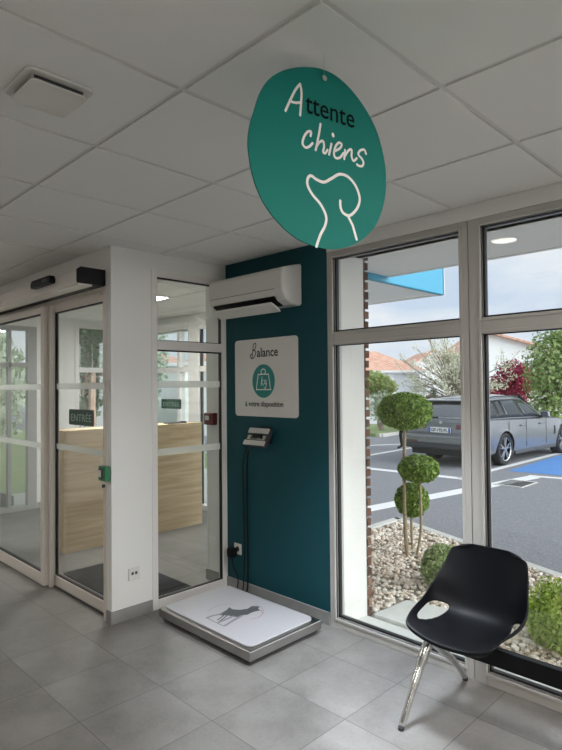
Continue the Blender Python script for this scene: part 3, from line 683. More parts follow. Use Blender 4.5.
# ================================================================== ENTRANCE HALL BEHIND THE GLASS
cn = empty('reception_counter', (-5.45, 3.2, 0), 'light oak counter block in the entrance hall behind the glass', 'counter')
MB().box(-5.36, -5.34, 2.375, 4.03, .0, 1.165).build('front_panel', 'wood', cn)
MB().box(-5.62, -5.36, 2.375, 2.395, 0, 1.165).build('side_panel', 'woodd', cn)
MB().box(-5.62, -5.36, 4.01, 4.03, 0, 1.165).build('side_panel', 'woodd', cn)
MB().box(-5.64, -5.338, 2.37, 4.035, 1.165, 1.18).build('counter_top', 'wood', cn)
MB().box(-5.62, -5.60, 2.395, 4.01, 0, 1.165).build('back_panel', 'wood', cn)
tr = MB(); tr.box(-5.52, -5.40, 3.62, 3.86, 1.18, 1.19).box(-5.52, -5.40, 3.85, 3.86, 1.19, 1.2); tr.build('desk_tray', 'dark', bevel=.003)
tag(bpy.data.objects['desk_tray'], 'flat dark item lying on top of the oak counter', 'tray')
tag(MB().prism(rrect(1.09, .575, .02), (-4.77, 2.11, .0005), (1, 0, 0), (0, 1, 0), .010).build('entrance_mat', 'mat'), 'charcoal entrance mat on the tiles between sliding door and counter', 'mat')
# hall walls
struct(MB().box(-3.77, XP-.061, YW-.001, 2.95, 0, ZC+.05).build('wall_hall_pier', 'white'))
struct(MB().box(-3.77, -3.60, 2.95, 4.65, 0, 2.72).build('wall_hall_right', ['white']))
struct(MB().box(-3.78, XP-.06, YW-.01, YW, 0, .085).build('baseboard_hall', 'skirt'))
hw = MB(); hw.box(XW, -7.42, YF, YF+.15, 0, ZC+.05).box(-7.42, -3.6, YF, YF+.15, 2.44, ZC+.05).box(-4.4, -3.6, YF, YF+.15, 0, 2.44)
struct(hw.build('wall_hall_far', 'white'))
ww = MB(); ww.box(XW-.15, XW, 3.02, 3.55, 0, ZC+.05).box(XW-.15, XW, 3.55, YF+.15, 2.50, ZC+.05).box(XW-.15, XW, 3.55, YF+.15, 0, .95).box(XW-.15, XW, 4.4, YF+.15, .95, 2.5)
ww.box(XW-.15, XW, 1.95, 3.02, 2.42, ZC+.05).box(XW-.15, XW, YS, 1.95, 0, ZC+.05)
struct(ww.build('wall_hall_left', 'white'))
struct(MB().box(XW, XW+.012, 3.03, YF, 0, .085).build('baseboard_hall_left', 'skirt'))
w7 = frame_empty('window_7', (XW-.05, 4.0, .95))
f = MB(); xa, xb = XW-.07, XW+.012
f.box(xa, xb, 3.55, 3.61, .95, 2.5).box(xa, xb, 4.34, 4.4, .95, 2.5).box(xa, xb, 3.61, 4.34, 2.45, 2.5).box(xa, xb, 3.61, 4.34, .95, 1.01).box(xa, xb, 3.61, 4.34, 1.82, 1.89)
f.build('window_frame', 'pvc', w7, bevel=.003); MB().box(XW-.04, XW-.034, 3.61, 4.34, 1.01, 2.45).build('pane', 'dglass', w7)
d4 = frame_empty('door_4', (XW-.05, 2.5, 0))
f = MB(); f.box(xa, xb, 2.90, 3.02, 0, 2.42).box(xa, xb, 1.95, 2.0, 0, 2.42).box(xa, xb, 2.0, 2.90, 2.36, 2.42).box(xa, xb, 2.0, 2.90, 0, .065).box(xa, xb, 2.655, 2.695, .065, 2.36).box(xa, xb, 2.0, 2.90, 1.88, 1.94)
f.build('door_frame', mat('grey_door_frame', (.30, .30, .29), .4), d4, bevel=.003); MB().box(XW-.04, XW-.034, 2.0, 2.90, .065, 2.36).build('door_glass', 'dglass', d4)
# far exterior sliding door with side light
d5 = frame_empty('door_5', (-6.5, YF+.05, 0)); ya, yb = YF-.01, YF+.08
f = MB(); xs = [(-7.42, -7.32), (-6.46, -6.40), (-6.20, -5.97), (-4.46, -4.40)]
for a, b in xs: f.box(a, b, ya, yb, 0, 2.44)
for q0, q1 in ((2.36, 2.44), (0, .07), (1.80, 1.87)):
    for a, b in ((-7.32, -6.46), (-6.40, -6.20), (-5.97, -4.46)): f.box(a, b, ya+.003, yb-.003, q0, q1)
f.build('door_frame', 'pvc', d5, bevel=.003)
f = MB(); f.box(-5.97, -5.955, ya+.03, yb-.02, .07, 2.36); f.build('gasket', 'gasket', d5)
MB().box(-7.32, -4.46, YF+.03, YF+.036, .07, 2.36).build('door_glass', 'dglass', d5)
MB().box(-7.32, -4.46, YF+.0285, YF+.0295, 1.59, 1.64).build('frosted_band', 'frost', d5)
o_ = empty('door_closer', (-6.6, YF-.05, 2.40), 'slim white operator box above the far glazed door', 'door operator')
MB().box(-7.3, -6.2, YF-.09, YF-.01, 2.37, 2.46).build('cover', 'pvc', o_, bevel=.003)
MB().box(-6.88, -6.82, YF-.10, YF-.09, 2.385, 2.40).build('sensor_eye', 'dark', o_)
entree('entrance_sign', -6.84, -6.36, YF-.012, 1.30, 1.432, 'dark green sign on the far glazed door seen over the counter')
rc = empty('fire_call_point', (-3.69, YW-.03, 1.33), 'dark red fire alarm call point on the narrow white wall behind the screen', 'call point')
MB().box(-3.745, -3.625, YW-.05, YW, 1.283, 1.38).build('housing', 'red', rc, bevel=.006)
MB().box(-3.725, -3.675, YW-.053, YW-.049, 1.322, 1.358).build('glass_plate', 'poster', rc)

# other walls of the room, behind the viewpoint
struct(MB().box(XW, XE, YS-.1, YS, 0, ZC+.05).build('wall_back', 'white'))
struct(MB().box(XE, XE+.1, YS-.1, 3.2, 0, ZC+.05).build('wall_east', 'white'))

# ================================================================== OUTSIDE
GZ = -.12
gd = MB(); gd.add([(-60, 4.63, GZ), (60, 4.63, GZ), (60, 70, GZ), (-60, 70, GZ)], [(0, 1, 2, 3)])
gd.add([(-3.6, 3.2, GZ), (60, 3.2, GZ), (60, 4.63, GZ), (-3.6, 4.63, GZ)], [(0, 1, 2, 3)])
struct(gd.build('ground_asphalt', 'asphalt'))
struct(MB().box(-60, XW-.15, -20, 4.7, GZ-.06, GZ+.01).box(-60, -9.0, 4.7, 9.0, GZ-.06, GZ+.012).box(-34, -11.1, 15.6, 19.5, GZ-.05, GZ+.1).build('lawn', 'lawn'))
struct(MB().box(-9.0, XW-.15, 1, 4.64, GZ-.05, -.01).box(-9.0, -6.3, YF+.15, 7.8, GZ-.05, -.02).build('paving', 'conc'))
# planting bed
bed = [(-3.80, 3.26), (2.9, 3.26), (2.9, 3.32), (-.2, 4.40), (-2.70, 5.38), (-3.80, 5.80)]
struct(MB().prism(bed, (0, 0, GZ), (1, 0, 0), (0, 1, 0), .075).build('planting_bed', 'gravelb'))
kb = MB()
def kerb(mb, P, w, z0, z1):
    for (a, b), (c, d) in zip(P, P[1:]):
        t = Vector((c-a, d-b)).normalized(); n = Vector((-t.y, t.x))*w/2; e = t*w*.45
        p = [Vector((a, b))-e+n, Vector((a, b))-e-n, Vector((c, d))+e-n, Vector((c, d))+e+n]
        mb.add([(q.x, q.y, z0) for q in p]+[(q.x, q.y, z1) for q in p], [(4, 5, 6, 7), (0, 1, 5, 4), (1, 2, 6, 5), (2, 3, 7, 6), (3, 0, 4, 7)])
kerb(kb, [(-3.86, 3.3), (-3.86, 5.84)], .11, GZ, -.018); kerb(kb, [(-3.86, 5.86), (-2.70, 5.41)], .11, GZ, -.018); kerb(kb, [(-2.66, 5.395), (-1.6, 4.99)], .11, GZ, -.018); kerb(kb, [(-1.57, 4.978), (-.2, 4.45)], .11, GZ, -.018); kerb(kb, [(-.17, 4.44), (2.9, 3.36)], .11, GZ, -.018)
struct(kb.build('kerb', 'conc', bevel=.012))
kb = MB(); kerb(kb, [(-22, 15.65), (-11.05, 15.75)], .16, GZ, GZ+.1); kerb(kb, [(-11.0, 15.85), (-11.15, 17.9)], .16, GZ, GZ+.1)
struct(kb.build('far_kerb', 'conc', bevel=.02))
sl = MB().prism([(-2.37, 3.275), (-1.79, 3.275), (-1.93, 3.74), (-2.34, 3.66)], (0, 0, -.042), (1, 0, 0), (0, 1, 0), .032).build('paving_slab', 'conc', bevel=.008)
tag(sl, 'flat concrete slab lying in the gravel outside the window', 'slab')
# pebbles
g = random.Random(11); ib = bmesh.new(); bmesh.ops.create_icosphere(ib, subdivisions=1, radius=1); IV = [v.co.copy() for v in ib.verts]; IF = [tuple(v.index for v in f.verts) for f in ib.faces]; ib.free()
pv = MB()
def inpoly(x, y, P):
    c = False; j = len(P)-1
    for i in range(len(P)):
        if (P[i][1] > y) != (P[j][1] > y) and x < (P[j][0]-P[i][0])*(y-P[i][1])/(P[j][1]-P[i][1])+P[i][0]: c = not c
        j = i
    return c
cnt = 0
while cnt < 7500:
    x, y = g.uniform(-3.78, .4), g.uniform(3.28, 5.78)
    if not inpoly(x, y, bed): continue
    if -2.40 < x < -1.80 and y < 3.70: continue
    if x > -.4 and g.random() > .5: continue
    cnt += 1
    s = g.uniform(.012, .026); a = Vector((s*g.uniform(.8, 1.5), s*g.uniform(.7, 1.1), s*g.uniform(.5, .8)))
    rot = Matrix.Rotation(g.random()*6.28, 3, 'Z') @ Matrix.Rotation(g.gauss(0, .35), 3, 'X')
    o = Vector((x, y, GZ+.075+a.z*.5+g.random()*.012))
    pv.add([o+rot @ Vector((v.x*a.x*g.uniform(.85, 1.15), v.y*a.y*g.uniform(.85, 1.15), v.z*a.z)) for v in IV], IF)
tag(pv.build('gravel', 'gravel', smooth=True), 'beige and brown pebbles filling the planting bed outside the window', 'gravel', kind='stuff')

# overhang over the windows and the entrance canopy
struct(MB().box(-3.50, 6, 3.15, 5.03, 2.75, 2.80).box(-3.50, 6, 5.0, 5.05, 2.742, 3.3).build('roof_soffit', 'soffit'))
struct(MB().box(-3.6, 6, 3.0, 3.22, 2.49, 2.80).build('wall_over_window', 'render'))
cp = MB(); cp.box(-9.4, -3.44, 4.62, 6.22, 2.70, 2.74, 0); cp.box(-3.46, -3.40, 4.62, 6.24, 2.685, 3.2, 1); cp.box(-9.4, -3.40, 6.20, 6.25, 2.685, 3.2, 0)
struct(cp.build('entrance_canopy', ['soffit', 'blue'], bevel=.01))

# road paint
def paint(name, P, m):
    h = .004; n = len(P)
    a = [(x, y, GZ+.001) for x, y in P]; b = [(x, y, GZ+h) for x, y in P]
    return struct(MB().add(a+b, [tuple(range(n, 2*n))]+[(i, (i+1) % n, n+(i+1) % n, n+i) for i in range(n)]).build(name, m))
def strip(name, p, q, w, m='paintw'):
    t = (Vector(q)-Vector(p)).normalized(); n = Vector((-t.y, t.x))*w/2
    return paint(name, [tuple(Vector(p)-n), tuple(Vector(q)-n), tuple(Vector(q)+n), tuple(Vector(p)+n)], m)
strip('road_marking', (-4.85, 5.4), (-4.07, 10.68), .26); strip('road_marking', (-4.2, 10.76), (.5, 11.35), .16)
strip('road_marking', (-12.0, 9.35), (-4.5, 9.66), .22); strip('road_marking', (-5.0, 9.66), (-5.02, 16.5), .14); strip('road_marking', (-8.2, 9.6), (-8.6, 16.5), .14)
strip('road_marking', (-12.0, 9.0), (-9.0, 14.5), .12)
paint('blue_bay', [(-4.72, 11.08), (-1.2, 11.5), (-1.4, 16.2), (-4.93, 16.2)], 'paintb')
dr = empty('drain_grate', (-4.02, 9.75, GZ), 'dark rectangular drain grate in the asphalt', 'drain')
q = MB()
for i in range(9): q.box(-4.22+i*.05, -4.20+i*.05, 9.45, 10.05, GZ+.001, GZ+.012)
q.build('bars', 'grate', dr); q = MB(); q.box(-4.26, -3.78, 9.40, 9.45, GZ+.001, GZ+.014).box(-4.26, -3.78, 10.05, 10.10, GZ+.001, GZ+.014).box(-4.26, -4.22, 9.45, 10.05, GZ+.001, GZ+.014).box(-3.80, -3.78, 9.45, 10.05, GZ+.001, GZ+.014); q.build('rim', 'conc', dr)

# ------------------------------------------------------------------ plants near the window
tp = empty('topiary_shrub', (-2.95, 4.73, GZ+.06), 'topiary shrub with three clipped green balls on slim stems', 'shrub')
BZ = GZ+.07
MB().tube(smooth_path([(-2.965, 4.655, BZ), (-2.985, 4.655, .3), (-2.99, 4.66, .75), (-2.975, 4.66, 1.25)], 6), [.019]*7+[.016]*12, 8).build('stem', 'stem', tp, smooth=True)
MB().tube(smooth_path([(-2.905, 4.715, BZ), (-2.85, 4.71, .2), (-2.845, 4.71, .5), (-2.86, 4.71, .80)], 6), [.013]*19, 8).build('stem', 'stem', tp, smooth=True)
MB().tube(smooth_path([(-3.03, 4.85, BZ), (-3.035, 4.85, .15), (-3.04, 4.85, .46)], 6), [.013]*13, 8).build('stem', 'stem', tp, smooth=True)
for (c, r, n, sd) in (((-2.975, 4.66, 1.345), (.258, .258, .178), 9000, 1), ((-2.865, 4.71, .80), (.193, .193, .13), 5200, 2), ((-3.03, 4.85, .462), (.165, .165, .165), 5200, 3)):
    core = MB(); ib = bmesh.new(); bmesh.ops.create_icosphere(ib, subdivisions=3, radius=1)
    core.add([(c[0]+v.co.x*r[0]*.80, c[1]+v.co.y*r[1]*.80, c[2]+v.co.z*r[2]*.80) for v in ib.verts], [tuple(v.index for v in f.verts) for f in ib.faces]); ib.free()
    leaves(n, [(c, r)], .025, sd, shell=.84, mb=core, flat=1.4, bumps=.07); core.build('foliage_ball', 'box', tp)
def bush(name, c, r, n, m, sz, label, sd, stems=9):
    e = empty(name, (c[0], c[1], GZ+.07), label, 'bush'); b = MB(); g = random.Random(sd)
    for i in range(stems):
        a = g.random()*6.28; rr_ = g.random()**.5
        b.tube([(c[0]+.02*math.cos(a), c[1]+.02*math.sin(a), GZ+.06), (c[0]+r[0]*.5*rr_*math.cos(a), c[1]+r[1]*.5*rr_*math.sin(a), c[2])], [.006, .003], 5)
    b.build('stem', 'stem', e)
    leaves(n, [(c, r)], sz, sd, shell=.45, flat=1.1, bumps=.12).build('foliage', m, e)
bush('lavender_bush', (-2.325, 4.16, .11), (.17, .17, .19), 4200, 'bush', .030, 'small grey-green bush in the gravel left of the chair', 21)
bush('box_bush', (-1.20, 3.72, .14), (.30, .22, .25), 6500, 'lime', .027, 'bright green bush in the gravel right of the chair', 22)

# ------------------------------------------------------------------ car
def build_car():
    hd = R(-3)
    wr = at(507.0, 465.5, 2, GZ); a = Vector((math.sin(-hd), math.cos(-hd), 0)); l = Vector((-a.y, a.x, 0))
    org = wr+l*.93                                # ground point under the rear axle
    car = empty('estate_car', (org.x, org.y, GZ), 'grey estate car parked on the asphalt beside the blue bay', 'car', rz=math.atan2(a.y, a.x))
    L = dict(parent=car, local=True)
    # lower body: stations along x, half section points from sill to centre of the deck
    st = [(-1.06, .30, .60, .80, .70, .58), (-1.02, .26, .74, .87, .84, .92), (-.90, .24, .82, .915, .87, .98), (-.5, .23, .87, .93, .885, 1.00), (0, .22, .89, .935, .885, .995), (.7, .20, .90, .93, .88, .975), (1.5, .20, .90, .93, .88, .955), (2.2, .20, .90, .93, .875, .945), (2.7, .22, .90, .935, .86, .92), (3.2, .23, .88, .92, .80, .86), (3.6, .25, .80, .84, .70, .78), (3.82, .28, .62, .68, .55, .66), (3.88, .34, .45, .5, .4, .58)]
    V = []; n = 0
    for x, zb, ys, ym, yb, zt in st:
        zm = zb+(zt-zb)*.62
        half = [(0, zb), (ys*.9, zb), (ys, zb+.06), (ym, zb+(zt-zb)*.36), (ym, zm), (yb+.02, zt-.035), (yb*.96, zt), (yb*.55, zt+.012), (0, zt+.018)]
        ring = half+[(-y, z) for y, z in reversed(half[1:-1])]; n = len(ring)
        V += [(x, y, z) for y, z in ring]
    k = len(st); Fc = [(i*n+j, i*n+(j+1) % n, (i+1)*n+(j+1) % n, (i+1)*n+j) for i in range(k-1) for j in range(n)]
    Fc += [tuple(range(n)), tuple(reversed(range((k-1)*n, k*n)))]
    body = MB().add(V, Fc); bo = body.build('body', ['carp', 'carb'], smooth=True, **L)
    bm = bmesh.new(); bm.from_mesh(bo.data); bmesh.ops.recalc_face_normals(bm, faces=bm.faces); bm.to_mesh(bo.data); bm.free()
    cut = MB()
    for x in (0, 2.975): cut.cyl((x, -1.2, .345), (0, 1, 0), .385, 2.4, 40)
    co = cut.build('cutter', 'carb'); co.parent = car
    bm = bmesh.new(); bm.from_mesh(co.data); bmesh.ops.recalc_face_normals(bm, faces=bm.faces); bm.to_mesh(co.data); bm.free()
    md = bo.modifiers.new('arch', 'BOOLEAN'); md.object = co; md.operation = 'DIFFERENCE'; md.solver = 'EXACT'
    bpy.context.view_layer.update()
    dg = bpy.context.evaluated_depsgraph_get(); me = bpy.data.meshes.new_from_object(bo.evaluated_get(dg)); bo.modifiers.clear(); bo.data = me
    bpy.data.objects.remove(co)
    me.polygons.foreach_set('use_smooth', [True]*len(me.polygons)); me.set_sharp_from_angle(angle=R(35))
    # greenhouse: bottom line, roof line per station
    gh = [(-.93, .84, .97, .84, .972), (-.86, .855, .985, .70, 1.18), (-.66, .87, .99, .59, 1.365), (-.45, .875, .99, .58, 1.405), (.2, .88, .985, .60, 1.445), (.9, .88, .97, .605, 1.45), (1.35, .88, .96, .585, 1.42), (1.75, .87, .955, .66, 1.24), (2.25, .84, .945, .82, .955)]
    V = []
    for x, yb, zb, yr, zr in gh:
        half = [(yb, zb), (yb+(yr-yb)*.5+.015, zb+(zr-zb)*.5), (yr+.012, zr-.03), (yr-.03, zr), (yr*.5, zr+.04), (0, zr+.052)]
        ring = half+[(-y, z) for y, z in reversed(half[:-1])]; n = len(ring); V += [(x, y, z) for y, z in ring]
    k = len(gh); Fc = [(i*n+j, (i+1)*n+j, (i+1)*n+j+1, i*n+j+1) for i in range(k-1) for j in range(n-1)]+[tuple(range(n)), tuple(reversed(range((k-1)*n, k*n)))]
    ro = MB().add(V, Fc).build('roof', 'carp', smooth=True, **L); ro.data.set_sharp_from_angle(angle=R(50))
    def gp(x, t, s, off=.012):                    # point on the side of the greenhouse
        for A, B in zip(gh, gh[1:]):
            if x <= B[0]: break
        q = (x-A[0])/(B[0]-A[0]); yb, zb, yr, zr = [A[i]+(B[i]-A[i])*q for i in range(1, 5)]
        y = yb+(yr+.012-yb)*t+.03*t*(1-t)*2; z = zb+(zr-.03-zb)*t
        return Vector((x, s*(y+off), z+off*.25))
    def sidewin(x0, x1, x0t, x1t, t0, t1, s, m, nm, off):
        g_ = MB(); N = 8; v = []
        for j in range(5):
            t = t0+(t1-t0)*j/4; q = j/4
            for i in range(N+1): v.append(gp((x0+(x0t-x0)*q)*(1-i/N)+(x1+(x1t-x1)*q)*i/N, t, s, off))
        fs = [(j*(N+1)+i, j*(N+1)+i+1, (j+1)*(N+1)+i+1, (j+1)*(N+1)+i) for j in range(4) for i in range(N)]
        g_.add(v, fs); o = g_.build(nm, m, smooth=True, **L); sm = o.modifiers.new('s', 'SOLIDIFY'); sm.thickness = .008; sm.offset = 0
    for s in (-1, 1):
        sidewin(-.72, 2.02, -.42, 1.36, .05, .93, s, 'carb', 'window_surround', .006)
        sidewin(-.62, -.22, -.36, -.08, .10, .86, s, 'carg', 'side_window', .012)
        sidewin(-.16, .10, -.02, .16, .10, .88, s, 'carg', 'side_window', .012)
        sidewin(.13, .92, .19, .90, .10, .88, s, 'carg', 'side_window', .012)
        sidewin(.98, 1.82, .96, 1.34, .10, .88, s, 'carg', 'side_window', .012)
        MB().tube([(-.55, s*.585, 1.41), (.2, s*.60, 1.458), (1.0, s*.60, 1.458), (1.3, s*.585, 1.435)], .012, 6).build('roof_rail', 'carb', smooth=True, **L)
        MB().prism([(-.09, -.07), (.10, -.06), (.12, .04), (.06, .085), (-.07, .07)], (1.72, s*1.02, 1.02), (0, 1, 0), (0, 0, 1), .10).build('mirror', 'carp', bevel=.025, seg=3, **L)
        MB().box(1.72, 1.80, s*.86, s*.95, .96, .99).build('mirror_arm', 'carb', **L)
        for x in (.78, 1.72):
            MB().box(x-.11, x+.11, s*.925, s*.955, .80, .83).build('door_handle', 'carp', bevel=.01, **L)
        for x in (.13, .95, 1.98): MB().box(x, x+.008, s*.925, s*.9325, .34, .93).build('door_seam', 'carb', **L)
        MB().box(.42, 2.56, s*.88, s*.925, .20, .29).build('sill', 'cargr', bevel=.02, **L)
        MB().prism([(2.40, .52), (2.50, .55), (2.47, .72), (2.44, .72)], (0, s*.9345, 0), (1, 0, 0), (0, 0, 1), .006*1).build('fender_vent', 'carb', **L)
        for x in (0, 2.975):
            w = empty_part('wheel', (x, s*.80, .345), car)
            tr_ = MB(); N = 40; pr = [(-.115, .25), (-.12, .31), (-.10, .338), (0, .345), (.10, .338), (.12, .31), (.115, .25), (.06, .235), (-.06, .235)]
            v = [(r*math.cos(6.2832*i/N), y, r*math.sin(6.2832*i/N)) for y, r in pr for i in range(N)]; K = len(pr)
            tr_.add(v, [(j*N+i, j*N+(i+1) % N, ((j+1) % K)*N+(i+1) % N, ((j+1) % K)*N+i) for j in range(K) for i in range(N)]); tr_.build('tyre', 'tyre', parent=w, local=True, smooth=True)
            rm = MB(); rm.cyl((0, s*.02, 0), (0, -s, 0), .235, .06, 32, 1)
            v = [(r*math.cos(6.2832*i/N), s*y, r*math.sin(6.2832*i/N)) for y, r in ((.10, .232), (.112, .25), (.10, .262), (.03, .235)) for i in range(N)]
            rm.add(v, [(j*N+i, j*N+(i+1) % N, (j+1)*N+(i+1) % N, (j+1)*N+i) for j in range(3) for i in range(N)], 0)
            for q in range(5):
                a0_ = 6.2832*q/5+.3
                for da in (-.20, .20):
                    p0 = Vector((.05*math.cos(a0_), s*.095, .05*math.sin(a0_))); p1 = Vector((.245*math.cos(a0_+da), s*.10, .245*math.sin(a0_+da)))
                    rm.tube([p0, p1], [.017, .012], 6, 0)
            rm.cyl((0, s*.08, 0), (0, s, 0), .055, .03, 20, 0)
            rm.build('rim', ['rim', 'carb'], parent=w, local=True)
    # rear end
    rg = MB(); rg.hexa([(-.945, -.72, 1.0), (-.92, -.72, 1.0), (-.945, .72, 1.0), (-.92, .72, 1.0), (-.745, -.57, 1.335), (-.70, -.57, 1.335), (-.745, .57, 1.335), (-.70, .57, 1.335)])
    rg.build('rear_window', 'carr', bevel=.01, **L)
    MB().hexa([(-.80, -.57, 1.365), (-.5, -.56, 1.39), (-.80, .57, 1.365), (-.5, .56, 1.39), (-.80, -.56, 1.39), (-.5, -.55, 1.43), (-.80, .56, 1.39), (-.5, .55, 1.43)]).build('spoiler', 'carp', bevel=.01, **L)
    MB().hexa([(-.79, -.56, 1.315), (-.73, -.56, 1.315), (-.79, .56, 1.315), (-.73, .56, 1.315), (-.79, -.57, 1.365), (-.6, -.57, 1.365), (-.79, .57, 1.365), (-.6, .57, 1.365)]).build('spoiler_underside', 'carb', **L)
    MB().box(-.975, -.935, .12, .46, 1.015, 1.04).build('rear_wiper', 'carb', bevel=.006, **L)
    MB().hexa([(-1.075, -.74, .70), (-1.0, -.78, .70), (-1.075, .74, .70), (-1.0, .78, .70), (-.985, -.77, .985), (-.9, -.80, .985), (-.985, .77, .985), (-.9, .80, .985)]).build('tailgate', 'carp', bevel=.02, **L)
    MB().box(-1.135, -.9, -.86, .86, .46, .66).build('rear_bumper', 'carp', bevel=.05, seg=3, **L)
    MB().box(-1.14, -.9, -.84, .84, .36, .47).build('bumper_lower_panel', 'cargr', bevel=.03, **L)
    MB().box(-1.09, -.8, -.70, .70, .24, .37).build('rear_diffuser', 'carb', bevel=.02, **L)
    for s in (-1, 1):
        MB().hexa([(-1.065, s*.36, .80), (-.98, s*.36, .80), (-1.0, s*.90, .79), (-.78, s*.925, .79), (-1.035, s*.36, .89), (-.95, s*.36, .89), (-.97, s*.89, .91), (-.72, s*.925, .90)]).build('tail_lamp', 'tail', bevel=.008, **L)
        MB().box(-1.142, -1.12, s*.52, s*.80, .50, .53).build('reflector', 'tail', **L)
    MB().cyl((-1.024, 0, .925), (-1, 0, .25), .036, .012, 24).build('badge', 'rim', **L)
    bb = MB(); bb.box(-1.038, -1.034, -.66, -.48, .905, .925); bb.build('model_badge', 'rim', **L)
    npl = MB().box(-1.096, -1.070, -.26, .26, .712, .822).build('number_plate', 'plate', bevel=.003, **L)
    MB().box(-1.0975, -1.0955, .215, .26, .713, .821).build('plate_band', 'plateb', parent=npl, local=True)
    MB().box(-1.0975, -1.0955, -.26, -.215, .713, .821).build('plate_band', 'plateb', parent=npl, local=True)
    t = MB(); text_on(t, 'GP-192-PL', (-1.0965, .195, .735), (0, -1, 0), (0, 0, 1), width=.39, height=.068, bold=.02)
    t.build('plate_lettering', 'carb', parent=npl, local=True)
    MB().hexa([(2.22, -.74, .96), (2.26, -.74, .955), (2.22, .74, .96), (2.26, .74, .955), (1.42, -.56, 1.455), (1.46, -.56, 1.45), (1.42, .56, 1.455), (1.46, .56, 1.45)]).build('windscreen', 'carg', **L)
    for s in (-1, 1): MB().hexa([(3.55, s*.55, .62), (3.75, s*.5, .60), (3.4, s*.84, .62), (3.55, s*.86, .60), (3.55, s*.55, .72), (3.72, s*.5, .70), (3.4, s*.82, .73), (3.5, s*.84, .71)]).build('headlamp', 'carg', **L)
    return car
M['carr'].node_tree.nodes['Principled BSDF'].inputs['Coat Weight'].default_value = 1
M['carr'].node_tree.nodes['Principled BSDF'].inputs['Coat IOR'].default_value = 2.3
def empty_part(name, loc, parent):
    o = bpy.data.objects.new(name, None); COL.objects.link(o); o.location = loc; o.parent = parent; o.empty_display_size = .1; return o
build_car()

